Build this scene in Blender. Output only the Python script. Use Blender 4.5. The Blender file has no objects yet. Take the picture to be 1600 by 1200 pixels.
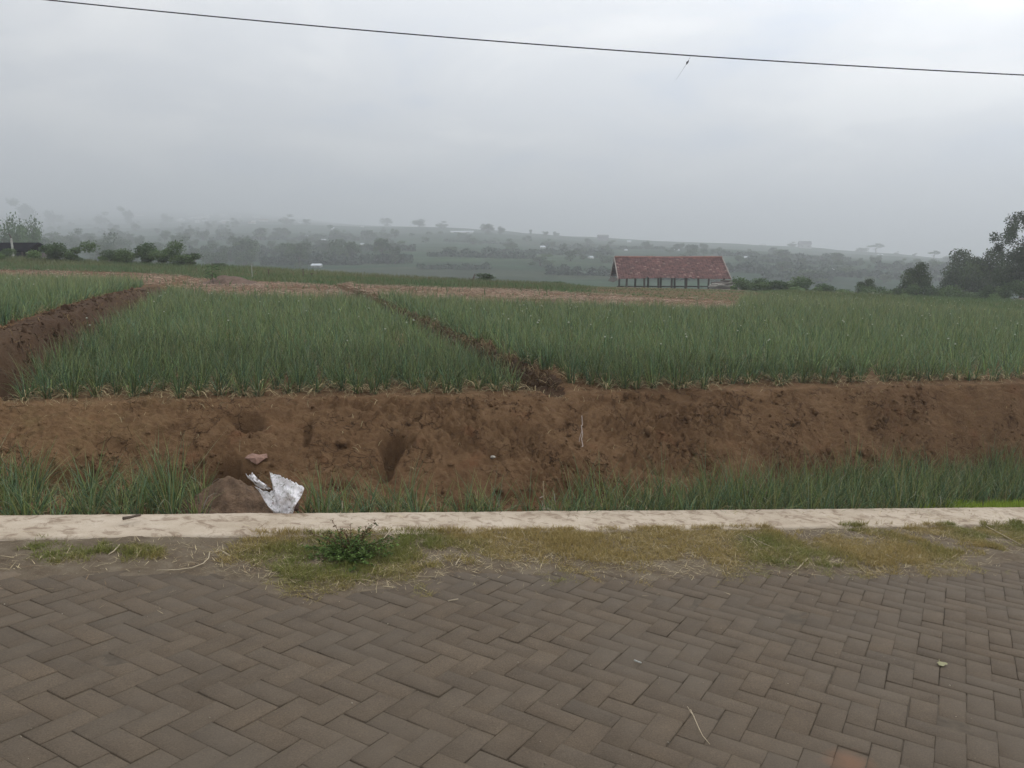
import bpy, math, random
import numpy as np
from mathutils import Vector
rng = np.random.default_rng(7); random.seed(7)
sc = bpy.context.scene
C = sc.collection
PI = math.pi
# ---------------------------------------------------------------- camera
F = 1256.0; PITCH = math.atan(210 / F); CZ = 1.548
cam = bpy.data.cameras.new('camera'); camo = bpy.data.objects.new('camera', cam); C.objects.link(camo)
cam.sensor_width = 36; cam.lens = F * 36 / 1600; cam.clip_end = 20000; cam.clip_start = 0.05
camo.location = (0, 0, CZ); camo.rotation_euler = (PI / 2 - PITCH, 0, 0)
sc.camera = camo
# ---------------------------------------------------------------- render settings
sc.view_settings.view_transform = 'Standard'; sc.view_settings.look = 'None'
sc.view_settings.exposure = 0.0; sc.view_settings.gamma = 1.0
cy = sc.cycles
cy.max_bounces = 6; cy.diffuse_bounces = 3; cy.glossy_bounces = 2; cy.transmission_bounces = 2
cy.transparent_max_bounces = 8; cy.volume_bounces = 1
cy.use_denoising = True
# ---------------------------------------------------------------- sky and sun
SUN_EL, SUN_AZ = math.radians(42), math.radians(56)
w = bpy.data.worlds.new("World"); sc.world = w; w.use_nodes = True
nt = w.node_tree; N = nt.nodes; L = nt.links
for n_ in list(N): N.remove(n_)
def nn(tree, t, **kw):
    n = tree.nodes.new(t)
    for k, v in kw.items():
        if hasattr(n, k): setattr(n, k, v)
    return n
def mth(tree, op, a, b=None, c=None, clamp=False):
    n = tree.nodes.new('ShaderNodeMath'); n.operation = op; n.use_clamp = clamp
    for i, v in enumerate((a, b, c)):
        if v is None: continue
        if isinstance(v, (int, float)): n.inputs[i].default_value = v
        else: tree.links.new(v, n.inputs[i])
    return n.outputs[0]
def ramp(tree, src, stops, interp='LINEAR'):
    r = tree.nodes.new('ShaderNodeValToRGB'); r.color_ramp.interpolation = interp
    e = r.color_ramp.elements
    while len(e) < len(stops): e.new(0.5)
    for i, (p, c) in enumerate(stops):
        e[i].position = p; e[i].color = (c if len(c) == 4 else (*c, 1)) if hasattr(c, '__len__') else (c, c, c, 1)
    if src is not None: tree.links.new(src, r.inputs[0])
    return r.outputs[0]
def mixc(tree, f, a, b, mode='MIX'):
    m = tree.nodes.new('ShaderNodeMix'); m.data_type = 'RGBA'; m.blend_type = mode
    for sock, v in ((m.inputs[0], f), (m.inputs[6], a), (m.inputs[7], b)):
        if isinstance(v, (int, float)): sock.default_value = v
        elif isinstance(v, tuple): sock.default_value = (*v, 1) if len(v) == 3 else v
        else: tree.links.new(v, sock)
    return m.outputs[2]
def noise(tree, vec, scale, detail=4, rough=0.55, dist=0.0):
    n = tree.nodes.new('ShaderNodeTexNoise'); n.inputs['Scale'].default_value = scale
    n.inputs['Detail'].default_value = detail; n.inputs['Roughness'].default_value = rough
    n.inputs['Distortion'].default_value = dist
    if vec is not None: tree.links.new(vec, n.inputs['Vector'])
    return n.outputs['Fac']
sky = nn(nt, 'ShaderNodeTexSky'); sky.sky_type = 'NISHITA'; sky.sun_disc = False
sky.sun_elevation = SUN_EL; sky.sun_rotation = SUN_AZ; sky.dust_density = 3; sky.altitude = 700
tc = nn(nt, 'ShaderNodeTexCoord'); sep = nn(nt, 'ShaderNodeSeparateXYZ'); L.new(tc.outputs['Generated'], sep.inputs[0])
zz = mth(nt, 'MAXIMUM', sep.outputs[2], 0.0)
den = mth(nt, 'ADD', zz, 0.22)
cmb = nn(nt, 'ShaderNodeCombineXYZ')
L.new(mth(nt, 'DIVIDE', sep.outputs[0], den), cmb.inputs[0]); L.new(mth(nt, 'DIVIDE', sep.outputs[1], den), cmb.inputs[1])
c1 = noise(nt, cmb.outputs[0], 1.35, 7, 0.5, 0.35)
cl = ramp(nt, c1, [(0.35, (8.8, 9.6, 10.9)), (0.50, (10.7, 11.0, 11.4)), (0.64, (12.9, 13.0, 13.0))], 'EASE')
bri = ramp(nt, zz, [(0.0, 0.74), (0.13, 0.88), (0.28, 1.06), (0.6, 1.12)])
dr = nn(nt, 'ShaderNodeVectorMath', operation='DOT_PRODUCT'); L.new(tc.outputs['Generated'], dr.inputs[0])
dr.inputs[1].default_value = (math.sin(SUN_AZ) * math.cos(SUN_EL), math.cos(SUN_AZ) * math.cos(SUN_EL), math.sin(SUN_EL))
glow = ramp(nt, dr.outputs['Value'], [(0.0, 0.72), (0.30, 0.83), (0.45, 0.94), (0.66, 1.02), (0.85, 1.28), (1.0, 1.8)])
cl = mixc(nt, 1.0, cl, bri, 'MULTIPLY'); cl = mixc(nt, 1.0, cl, glow, 'MULTIPLY')
skc = mixc(nt, 0.93, sky.outputs[0], cl)
bg = nn(nt, 'ShaderNodeBackground'); bg.inputs[1].default_value = 0.1; L.new(skc, bg.inputs[0])
wo = nn(nt, 'ShaderNodeOutputWorld'); L.new(bg.outputs[0], wo.inputs[0])
sl = bpy.data.lights.new('sun', 'SUN'); sl.energy = 0.6; sl.angle = math.radians(20); sl.color = (1, .96, .9)
so = bpy.data.objects.new('sun', sl); C.objects.link(so)
so.rotation_euler = (PI / 2 - SUN_EL, 0, PI - SUN_AZ)
# ---------------------------------------------------------------- projection helpers (real distances given)
cP, sP = math.cos(PITCH), math.sin(PITCH)
def tz(row):
    v = (600 - np.asarray(row, float)) / F
    return (-sP + v * cP) / (cP + v * sP)
def at(px, row, Y):
    v = (600 - row) / F; d = Y / (cP + v * sP)
    return Vector(((px - 800) / F * d, Y, CZ + Y * float(tz(row))))
NRM = np.array([0.0806722, 0.06186947, 0.99481866])
def zroad(x, y): return -(NRM[0] * x + NRM[1] * y) / NRM[2]
def hitroad(px, row, up=0.0):
    t = tz(row); v = (600 - row) / F; ux = (px - 800) / F / (cP + v * sP)
    # z = CZ + t y = -(a x + b y)+up
    a, b = NRM[0] / NRM[2], NRM[1] / NRM[2]
    y = (up - CZ) / (t + a * ux + b)
    return ux * y, y
# ---------------------------------------------------------------- numpy noise
_perm = np.random.default_rng(3).random((256, 256)).astype(np.float32)
def vnoise(x, y):
    x = np.asarray(x, float); y = np.asarray(y, float)
    xi = np.floor(x).astype(int); yi = np.floor(y).astype(int); fx = x - xi; fy = y - yi
    fx = fx * fx * fx * (fx * (fx * 6 - 15) + 10); fy = fy * fy * fy * (fy * (fy * 6 - 15) + 10)
    a = _perm[xi & 255, yi & 255]; b = _perm[(xi + 1) & 255, yi & 255]
    c = _perm[xi & 255, (yi + 1) & 255]; d = _perm[(xi + 1) & 255, (yi + 1) & 255]
    return (a * (1 - fx) + b * fx) * (1 - fy) + (c * (1 - fx) + d * fx) * fy
def fbm(x, y, s, octv=4, g=0.5):
    r = 0; a = 1; t = 0; ca, sa = 0.8, 0.6
    x = np.asarray(x, float) * s; y = np.asarray(y, float) * s
    for i in range(octv):
        r = r + a * (vnoise(x + 17.3 * i, y - 9.1 * i) - 0.5); t += a; a *= g
        x, y = (x * ca - y * sa) * 2.03, (x * sa + y * ca) * 2.03
    return r / t * 2
def ridged(x, y, s, octv=3):
    return 1 - np.abs(fbm(x, y, s, octv)) * 3
# ---------------------------------------------------------------- terrain function
UC = [(p - 800) / F / 1.01 for p in (0, 200, 400, 700, 900, 1150, 1400, 1600)]
TABY = [45, 60, 100, 170, 230, 420, 650, 950, 1300, 1900, 3600]
TAB = [[403, 413, 420, 438, 447, 453, 466, 480],
       [420, 428, 435, 452, 462, 465, 480, 494],
       [432, 434, 436, 450, 462, 467, 482, 498],
       [428, 428, 432, 438, 442, 446, 458, 470],
       [404, 404, 405, 404, 408, 414, 424, 436],
       [378, 376, 372, 372, 380, 392, 404, 416],
       [364, 362, 353, 356, 369, 383, 397, 412],
       [352, 351, 347, 358, 373, 388, 402, 418],
       [343, 342, 340, 362, 378, 393, 406, 422],
       [330, 331, 334, 368, 383, 398, 412, 428],
       [322, 324, 330, 375, 390, 405, 418, 434]]
TABZ = np.array([[CZ + Y * float(tz(r)) for r in row] for Y, row in zip(TABY, TAB)])
UP = [-0.63, -0.31, -0.17, -.07, 0.04, 0.16, 0.31, 0.47, 0.63]
def interp_u(u, xs, ys): return np.interp(u, xs, ys)
def kerbY(u): return 5.585 / (1 - 0.3278 * np.clip(u, -1.3, 1.3))
def footY(u):
    pu = [(p - 800) / F for p in (-300, 0, 200, 340, 420, 700, 850, 1000, 1200, 1400, 1600, 1900)]
    return np.interp(u, pu, [5.2, 5.75, 5.95, 5.9, 5.8, 5.95, 6.3, 6.65, 7.5, 8.5, 9.4, 10.9])
def topY(u):
    pu = [(p - 800) / F for p in (-300, 0, 400, 800, 1200, 1600, 1900)]
    return np.interp(u, pu, [6.1, 6.6, 7.15, 7.9, 8.8, 9.95, 11.4])
def zplane(x, y): return 0.117 - 0.035 * np.where(x < -6, -6 + (x + 6) * .25, x) - 0.006 * (y - 7.9)
def line1(y): return -4.95 - 0.34 * (y - 8.2)
def line2(y): return 0.4 - 0.31 * (y - 7.9)
def sst(a, b, v):
    t = np.clip((v - a) / (b - a), 0, 1); return t * t * (3 - 2 * t)
def zlow(x, y):
    return zroad(x, y) - 0.13 - 0.02 * sst(0, .6, y - kerbY(x / y))
def zfar(x, y):
    u = x / np.maximum(y, 1e-3); Y = np.clip(y, 45, 3600)
    i = np.clip(np.searchsorted(TABY, Y, side='right') - 1, 0, len(TABY) - 2)
    TY = np.array(TABY, float); t = (Y - TY[i]) / (TY[i + 1] - TY[i])
    cols = np.array([np.interp(u, UC, TABZ[k]) for k in range(len(TABY))])
    idx = np.arange(u.size).reshape(u.shape) if u.ndim else 0
    flat = cols.reshape(len(TABY), -1); ii = i.reshape(-1) if hasattr(i, 'reshape') else np.array([i])
    ar = np.arange(flat.shape[1])
    z0 = flat[ii, ar].reshape(np.shape(u)); z1 = flat[np.minimum(ii + 1, len(TABY) - 1), ar].reshape(np.shape(u))
    z = z0 * (1 - t) + z1 * t
    amp = np.clip((y - 120) / 300, 0, 1)
    return z + amp * (2.2 * fbm(x, y, 1 / 90., 3) + 0.5 * np.round(2 * fbm(x, y, 1 / 60., 2)) * 0)
HOLES = [  # px, row, Y, rx, ry, depth
    (385, 652, 6.84, .15, .09, .34), (612, 690, 6.75, .09, .22, .27), (600, 722, 6.40, .07, .12, .14),
    (346, 716, 6.20, .22, .13, .42), (36, 622, 7.15, .19, .22, .26), (480, 690, 6.75, .03, .12, .1), (700, 640, 7.5, .12, .05, .07), (740, 655, 7.4, .06, .06, .05),
    (1110, 690, 7.6, .12, .12, .08), (930, 700, 7.0, .14, .07, .07), (250, 640, 7.0, .10, .05, .06), (180, 690, 6.4, .14, .06, .06), (520, 730, 6.2, .12, .06, .07),
    (842, 772, 6.2, .09, .09, .20), (770, 712, 6.9, .10, .06, .07), (100, 735, 5.95, .30, .10, .20), (865, 603, 8.2, .12, .25, .07),
    (1200, 740, 7.35, .3, .12, .07), (1060, 608, 8.45, .2, .12, .06), (480, 668, 6.9, .035, .14, .07)]
HOLEW = [(at(a, b, c).x, c, d, e, g) for a, b, c, d, e, g in HOLES]
def znear(x, y, detail=True):
    x = np.asarray(x, float); y = np.asarray(y, float)
    u = x / np.maximum(y, .1)
    fY, tY = footY(u), topY(u)
    wob = 0.10 * fbm(x, y * 0.3, 1.1, 4) if detail else 0
    t = np.clip((y - fY - wob) / (tY - fY), 0, 1)
    prof = np.where(t < .75, t * 1.06, .795 + (t - .75) * .82); prof = sst(0, 1, t) * .35 + t * .65
    zl = zlow(x, y); zt = zplane(x, y)
    zl_f = zlow(u * fY, fY)
    zl2 = np.where(y < fY, zl, zl_f)
    z = zl2 * (1 - prof) + zt * prof
    # left ridge
    e = x - line1(y); up = sst(-.16, .20, -e + (.16 * fbm(x, y, 1.3, 4, .6) if detail else 0))
    hgt = 0.40 - 0.07 * sst(.40, .7, -e); hgt = hgt * (1 - .55 * sst(12, 27, y))
    ridge = up * hgt * sst(-.3, .7, y - tY)
    z = z + ridge
    # little ridge between the two beds
    e2 = x - line2(y)
    z = z + (-0.15 * np.exp(-((e2 + .05) / .15) ** 2) + .10 * sst(.02, .16, e2) * (1 - .6 * sst(.4, 1.2, e2)) + .05 * fbm(x, y, 5, 3) * np.exp(-(e2 / .3) ** 2)) * sst(.1, .8, y - tY) * (y < 31)
    # lip towards next level
    far = sst(34, 45, y)
    z = np.where(y > 34, zplane(u * 34, 34) * (1 - far) + far * zfar(x, np.maximum(y, 45)) + ridge * 0.6 * (1 - far), z)
    z = np.where(y > 45, zfar(x, y), z)
    for hx, hy, rx, ry, d in HOLEW:
        q = ((x - hx) / rx) ** 2 + ((y - hy) / ry) ** 2
        if detail: q = q * (1 + .7 * fbm(x + 3, y, 8, 3))
        z = z - d * np.exp(-np.maximum(q, 0) ** 2.4)
    if detail:
        face = sst(0, .12, t) * (1 - sst(.93, 1.0, t)); rface = sst(0, .1, up) * (1 - sst(.8, 1, up)) * (y > tY)
        k = np.clip(face + rface, 0, 1); nearw = np.clip((16 - y) / 8, 0, 1)
        top = sst(-.9, 0, -(y - tY - 0.0)) * (1 - face)
        q_ = y + 1.5 * np.clip(prof, 0, 1) * (zt - zl_f) + .8 * ridge; xx_ = x + .9 * ridge
        z = z + (0.060 * fbm(x, y, 2.2, 5, .62) + .15 * rface * fbm(xx_, q_, 2.6, 5, .62)) * k
        cl = np.clip(ridged(xx_, q_, 8, 3), 0, 1) - .6
        rough = sst(-.1, .25, fbm(x + 7, q_, 1.3, 3) + .25 * (0.55 - t))
        z = z + nearw * k * ((0.04 * cl + .078 * fbm(xx_, q_, 10, 4, .66) - .12 * np.clip(fbm(xx_ - 5, q_ * 1.6, 9, 3) - .22, 0, 1)) * (.30 + rough) + .02 * fbm(xx_, q_, 34, 2))
        z = z + (1 - k) * nearw * (0.022 * fbm(x, y, 5, 4, .6) + .008 * fbm(x, y, 30, 2))
        z = z + (1 - nearw) * .02 * fbm(x, y, 3, 3)
    return z
# ---------------------------------------------------------------- mesh helpers
def new_mesh(name, verts, faces, col=None, smooth=False):
    """faces: (n,k) array"""
    me = bpy.data.meshes.new(name)
    verts = np.asarray(verts, np.float32); faces = np.asarray(faces, np.int32)
    k = faces.shape[1]
    me.vertices.add(len(verts)); me.vertices.foreach_set('co', verts.ravel())
    me.loops.add(faces.size); me.loops.foreach_set('vertex_index', faces.ravel())
    me.polygons.add(len(faces)); me.polygons.foreach_set('loop_start', np.arange(len(faces), dtype=np.int32) * k)
    me.update(calc_edges=True); me.validate()
    if smooth: me.polygons.foreach_set('use_smooth', np.ones(len(me.polygons), bool))
    if col is not None:
        a = me.color_attributes.new('Col', 'FLOAT_COLOR', 'POINT')
        c4 = np.ones((len(verts), 4), np.float32); c4[:, :3] = col; a.data.foreach_set('color', c4.ravel())
    return me
def link(name, me, mat, parent=None, loc=None):
    o = bpy.data.objects.new(name, me); C.objects.link(o)
    if mat is not None:
        for m in (mat if isinstance(mat, (list, tuple)) else [mat]): me.materials.append(m)
    if parent: o.parent = parent
    if loc is not None: o.location = loc
    return o
def tag(o, label=None, cat=None, group=None, kind=None):
    if label: o['label'] = label
    if cat: o['category'] = cat
    if group: o['group'] = group
    if kind: o['kind'] = kind
    return o
def empty(name, loc=(0, 0, 0), rz=0):
    o = bpy.data.objects.new(name, None); C.objects.link(o); o.location = loc; o.rotation_euler = (0, 0, rz)
    o.empty_display_size = .1
    return o
class MB:
    def __init__(s): s.v = []; s.f = []; s.c = []
    def add(s, v, f, c=(1, 1, 1)):
        o = len(s.v); s.v += [tuple(p) for p in v]; s.f += [tuple(i + o for i in q) for q in f]; s.c += [c] * len(v)
    def box(s, cx, cy, cz, sx, sy, sz, c=(1, 1, 1)):
        v = [(cx + a * sx / 2, cy + b * sy / 2, cz + d * sz / 2) for a in (-1, 1) for b in (-1, 1) for d in (-1, 1)]
        s.add(v, [(0, 1, 3, 2), (4, 6, 7, 5), (0, 4, 5, 1), (2, 3, 7, 6), (0, 2, 6, 4), (1, 5, 7, 3)], c)
    def tube(s, pts, rad, n=6, c=(1, 1, 1)):
        pts = [Vector(p) for p in pts]; rad = rad if hasattr(rad, '__len__') else [rad] * len(pts)
        V = []; Fc = []
        for i, p in enumerate(pts):
            d = (pts[min(i + 1, len(pts) - 1)] - pts[max(i - 1, 0)]).normalized()
            a = d.orthogonal().normalized() if i == 0 else (pa - d * pa.dot(d)).normalized()
            pa = a; b = d.cross(a)
            for k in range(n):
                t = 2 * PI * k / n; V.append(p + (a * math.cos(t) + b * math.sin(t)) * rad[i])
        for i in range(len(pts) - 1):
            for k in range(n):
                k2 = (k + 1) % n; Fc.append((i * n + k, i * n + k2, (i + 1) * n + k2, (i + 1) * n + k))
        V += [pts[0], pts[-1]]; a, b = len(V) - 2, len(V) - 1
        for k in range(n):
            k2 = (k + 1) % n; Fc.append((a, k2, k)); Fc.append((b, (len(pts) - 1) * n + k, (len(pts) - 1) * n + k2))
        s.add(V, Fc, c)
    def build(s, name, mat, parent=None, smooth=False, loc=None):
        me = bpy.data.meshes.new(name); me.from_pydata(s.v, [], s.f); me.update()
        if smooth:
            for p in me.polygons: p.use_smooth = True
        a = me.color_attributes.new('Col', 'FLOAT_COLOR', 'POINT')
        a.data.foreach_set('color', np.array([(*c, 1) for c in s.c], np.float32).ravel())
        return link(name, me, mat, parent, loc)
def grid_faces(nr, nc):
    i = np.arange(nr - 1)[:, None] * nc + np.arange(nc - 1)[None, :]
    return np.stack([i, i + 1, i + nc + 1, i + nc], -1).reshape(-1, 4)
def ribbons(base, az, h, lean, bend, width, nseg, col, droop=0.0, tipcol=None, sides=2):
    """tapered curved leaves; every argument (N,) arrays, base (N,3)"""
    n = len(base); t = np.linspace(0, 1, nseg + 1)[None, :]
    hor = lean[:, None] * t + bend[:, None] * t ** 2.2
    ver = h[:, None] * t - np.asarray(droop).reshape(-1, 1) * t ** 3
    d = np.stack([np.cos(az), np.sin(az), np.zeros(n)], -1)
    cen = base[:, None, :] + d[:, None, :] * hor[..., None]; cen[..., 2] += ver
    wd = width[:, None] * np.clip(1.02 - t ** 2.2, .06, 1) * .5
    if sides == 2:
        tw = rng.uniform(0, 2 * PI, n); s_ = np.stack([np.cos(tw), np.sin(tw), np.zeros(n)], -1)
        V = np.stack([cen - s_[:, None] * wd[..., None], cen + s_[:, None] * wd[..., None]], 2)
    else:
        V = []
        for k in range(3):
            a = az + 2 * PI * k / 3 + .5
            s_ = np.stack([np.cos(a), np.sin(a), np.zeros(n)], -1); V.append(cen + s_[:, None] * wd[..., None])
        V = np.stack(V, 2)
    m = V.shape[2]; V = V.reshape(-1, 3)
    b = np.arange(n)[:, None, None] * (nseg + 1) * m + np.arange(nseg)[None, :, None] * m
    if m == 2: Fc = np.concatenate([b, b + 1, b + 3, b + 2], -1).reshape(-1, 4)
    else:
        k = np.arange(3)[None, None, :]; k2 = (k + 1) % 3
        Fc = np.stack([b + k, b + k2, b + 3 + k2, b + 3 + k], -1).reshape(-1, 4)
    cc = np.repeat(col[:, None, :], nseg + 1, 1)
    if tipcol is not None:
        tt = np.clip((t - .78) / .22, 0, 1)[..., None] * tipcol[:, None, None]
        cc = cc * (1 - tt) + np.array([.34, .31, .15]) * tt
    cc = np.repeat(cc[:, :, None, :], m, 2).reshape(-1, 3)
    return V, Fc, cc
def merge(parts):
    V, Fc, Cc = [], [], []; o = 0
    for v, f, c in parts: V.append(v); Fc.append(f + o); Cc.append(c); o += len(v)
    return np.concatenate(V), np.concatenate(Fc), np.concatenate(Cc)
# ---------------------------------------------------------------- materials
def pmat(name, rough=.85, spec=.3):
    m = bpy.data.materials.new(name); m.use_nodes = True; t = m.node_tree; b = t.nodes['Principled BSDF']
    b.inputs['Roughness'].default_value = rough; b.inputs['Specular IOR Level'].default_value = spec
    tcn = t.nodes.new('ShaderNodeTexCoord')
    return m, t, b, tcn.outputs['Object']
def bump(t, b, h, dist, strength=1.0):
    n = t.nodes.new('ShaderNodeBump'); n.inputs['Distance'].default_value = dist; n.inputs['Strength'].default_value = strength
    t.links.new(h, n.inputs['Height']); t.links.new(n.outputs[0], b.inputs['Normal'])
def attr(t, name='Col'):
    a = t.nodes.new('ShaderNodeAttribute'); a.attribute_name = name; return a.outputs['Color']
def m_leaf(name, trans=.25, rough=.5, spec=.3, nscale=None):
    m, t, b, v = pmat(name, rough, spec); c = attr(t)
    if nscale: c = mixc(t, 1.0, c, ramp(t, noise(t, v, nscale, 3), [(.3, (.75, .78, .75)), (.7, (1.2, 1.18, 1.1))]), 'MULTIPLY')
    t.links.new(c, b.inputs['Base Color'])
    tr = t.nodes.new('ShaderNodeBsdfTranslucent'); t.links.new(c, tr.inputs[0]); mx = t.nodes.new('ShaderNodeMixShader')
    mx.inputs[0].default_value = trans; t.links.new(b.outputs[0], mx.inputs[1]); t.links.new(tr.outputs[0], mx.inputs[2])
    t.links.new(mx.outputs[0], t.nodes['Material Output'].inputs[0]); return m
def m_simple(name, col, rough=.8, var=.25, scale=8, bmp=0.0, bscale=30, spec=.3):
    m, t, b, v = pmat(name, rough, spec)
    lo = tuple(c * (1 - var) for c in col); hi = tuple(c * (1 + var) for c in col)
    t.links.new(ramp(t, noise(t, v, scale, 5, .6), [(.3, lo), (.7, hi)]), b.inputs['Base Color'])
    if bmp: bump(t, b, noise(t, v, bscale, 4, .6), bmp)
    return m
M_onion = m_leaf('onion_green', .2, .42, .35)
M_dry = m_leaf('dry_leaf', .15, .8, .1)
M_grass = m_leaf('grass_blade', .25, .6, .2)
M_crown = m_leaf('tree_leaf', .2, .6, .2)
M_trunk = m_simple('bark', (.10, .075, .055), .9, .4, 6, .02, 20)
M_col = None
def m_soil():
    m, t, b, v = pmat('soil', .95, .12)
    big = noise(t, v, .9, 4, .6, .4); mid = noise(t, v, 5, 6, .65); fine = noise(t, v, 60, 4, .7)
    c = ramp(t, big, [(.30, (0.122, 0.067, 0.034)), (.5, (0.181, 0.104, 0.052)), (.72, (0.236, 0.144, 0.077))])
    c = mixc(t, .6, c, ramp(t, mid, [(.25, (0.081, 0.041, 0.020)), (.5, (0.177, 0.101, 0.050)), (.75, (0.254, 0.157, 0.084))]))
    vo = t.nodes.new('ShaderNodeTexVoronoi'); vo.inputs['Scale'].default_value = 22; t.links.new(v, vo.inputs['Vector'])
    c = mixc(t, ramp(t, fine, [(.60, 0.0), (.75, .5)]), c, (0.324, 0.206, 0.108))
    c = mixc(t, ramp(t, fine, [(.27, .55), (.40, 0.0)]), c, (0.068, 0.034, 0.018))
    wp = t.nodes.new('ShaderNodeVectorMath'); wp.operation = 'MULTIPLY_ADD'; nz = t.nodes.new('ShaderNodeTexNoise'); nz.inputs['Scale'].default_value = 7; nz.inputs['Detail'].default_value = 4
    t.links.new(v, nz.inputs['Vector']); t.links.new(nz.outputs['Color'], wp.inputs[0]); wp.inputs[1].default_value = (0.231, 0.219, 0.221); t.links.new(v, wp.inputs[2])
    ve = t.nodes.new('ShaderNodeTexVoronoi'); ve.feature = 'DISTANCE_TO_EDGE'; ve.inputs['Scale'].default_value = 9; t.links.new(wp.outputs[0], ve.inputs['Vector'])
    crk = mth(t, 'MULTIPLY', ramp(t, ve.outputs['Distance'], [(0.0, 1.0), (.045, 0.0)]), ramp(t, noise(t, v, 3.2, 3), [(.48, 0.0), (.60, 1.0)]))
    c = mixc(t, mth(t, 'MULTIPLY', crk, .6), c, (0.052, 0.030, 0.020))
    red = noise(t, v, 2.3, 3, .5)
    c = mixc(t, ramp(t, red, [(.60, 0.0), (.75, .55)]), c, (0.215, 0.093, 0.046))
    sx = t.nodes.new('ShaderNodeSeparateXYZ'); t.links.new(v, sx.inputs[0])
    # weathered paler, mossier soil on the old bank end at the left
    lf = mth(t, 'MULTIPLY', mth(t, 'SUBTRACT', -2.6, sx.outputs[0], clamp=True), .55)
    near_ = mth(t, 'LESS_THAN', sx.outputs[1], 9)
    c = mixc(t, mth(t, 'MULTIPLY', lf, near_), c, mixc(t, ramp(t, mid, [(.5, 0.0), (.7, .5)]), (0.273, 0.166, 0.085), (0.192, 0.168, 0.062)))
    # much darker earth colour in bands along the ridge face and the furrow
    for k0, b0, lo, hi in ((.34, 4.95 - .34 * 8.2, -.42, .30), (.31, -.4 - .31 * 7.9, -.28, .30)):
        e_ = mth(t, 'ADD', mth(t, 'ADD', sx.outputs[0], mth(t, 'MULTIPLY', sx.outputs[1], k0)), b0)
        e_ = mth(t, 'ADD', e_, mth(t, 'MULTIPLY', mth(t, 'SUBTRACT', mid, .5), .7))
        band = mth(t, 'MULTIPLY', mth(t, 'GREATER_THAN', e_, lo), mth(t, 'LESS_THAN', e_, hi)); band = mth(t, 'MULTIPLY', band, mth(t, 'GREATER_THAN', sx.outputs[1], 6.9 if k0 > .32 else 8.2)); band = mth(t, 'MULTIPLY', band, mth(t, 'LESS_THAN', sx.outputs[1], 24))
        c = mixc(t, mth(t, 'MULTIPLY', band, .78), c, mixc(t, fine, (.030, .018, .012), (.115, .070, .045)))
    t.links.new(c, b.inputs['Base Color'])
    h = mth(t, 'ADD', mth(t, 'MULTIPLY', noise(t, v, 35, 6, .7), .8), mth(t, 'MULTIPLY', noise(t, v, 140, 3, .6), .3))
    bump(t, b, mth(t, 'SUBTRACT', h, mth(t, 'MULTIPLY', crk, .8)), .028, 1.0)
    return m
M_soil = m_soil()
def m_green(name, a, b_, scale=1.2):
    m, t, b, v = pmat(name, .9, .1)
    c = ramp(t, noise(t, v, scale, 6, .65), [(.3, a), (.7, b_)])
    t.links.new(c, b.inputs['Base Color']); bump(t, b, noise(t, v, 3, 5, .7), .15)
    return m
# ---------------------------------------------------------------- ground sheet (near)
def build_ground():
    u = np.linspace(-1.05, 1.05, 1080)
    tt = []
    rows = [('k', np.linspace(-.12, 1, 64)[:-1]), ('b', np.linspace(0, 1, 130)[:-1])]
    K, Fo, T = kerbY(u), footY(u), topY(u)
    Fo = Fo - .15; T = T + .05
    Ys = [K + s * (Fo - K) for s in rows[0][1]] + [Fo + s * (T - Fo) for s in rows[1][1]]
    g = np.concatenate([np.linspace(0, 1.6, 60)[:-1], 1.6 * (34.5 / 1.6) ** np.linspace(0, 1, 210)])
    end = 46.5
    gmax = g[-1]
    Ys += [T + (end - T) * (s / gmax) for s in g]
    Y = np.array(Ys); X = Y * u[None, :]
    Z = znear(X, Y)
    V = np.stack([X, Y, Z], -1).reshape(-1, 3)
    me = new_mesh('ground', V, grid_faces(*X.shape), smooth=True)
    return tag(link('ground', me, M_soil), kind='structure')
ground = build_ground()
def gz(x, y): return znear(np.asarray(x, float), np.asarray(y, float))
def gzf(x, y): return float(gz(np.array([x]), np.array([y]))[0])
# ---------------------------------------------------------------- far hills
def m_hills():
    m, t, b, v = pmat('hill_fields', .95, .05)
    sx = t.nodes.new('ShaderNodeMapping'); sx.inputs['Scale'].default_value = (1 / 55., 1 / 26., 0); sx.inputs['Rotation'].default_value = (0, 0, .25)
    t.links.new(v, sx.inputs[0])
    vo = t.nodes.new('ShaderNodeTexVoronoi'); vo.inputs['Scale'].default_value = 1.0; t.links.new(sx.outputs[0], vo.inputs['Vector'])
    sp = t.nodes.new('ShaderNodeSeparateColor'); t.links.new(vo.outputs['Color'], sp.inputs[0])
    c = ramp(t, sp.outputs[0], [(0, (0.018, 0.042, 0.019)), (.35, (0.024, 0.057, 0.023)), (.6, (0.032, 0.065, 0.028)), (.8, (0.022, 0.048, 0.020)), (.93, (0.050, 0.058, 0.032)), (1, (0.041, 0.072, 0.030))])
    n = noise(t, v, .06, 6, .65); c = mixc(t, 1.0, c, ramp(t, n, [(.3, (0.320, 0.437, 0.302)), (.7, (1.3, 1.3, 1.3))]), 'MULTIPLY')
    n2 = noise(t, v, .022, 5, .6); c = mixc(t, ramp(t, n2, [(.52, 0.0), (.6, .8)]), c, (0.017, 0.036, 0.015))
    # terrace edges
    wv = t.nodes.new('ShaderNodeTexWave'); wv.bands_direction = 'Y'; wv.inputs['Scale'].default_value = .018
    wv.inputs['Distortion'].default_value = 6; wv.inputs['Detail'].default_value = 3; wv.inputs['Detail Scale'].default_value = .6
    t.links.new(v, wv.inputs['Vector'])
    c = mixc(t, ramp(t, wv.outputs['Fac'], [(.0, .65), (.10, 0.0)]), c, (0.018, 0.033, 0.015))
    t.links.new(c, b.inputs['Base Color']); bump(t, b, n, 2.0, .7)
    return m
M_hill = m_hills()
u = np.linspace(-1.5, 1.5, 420)
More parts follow.
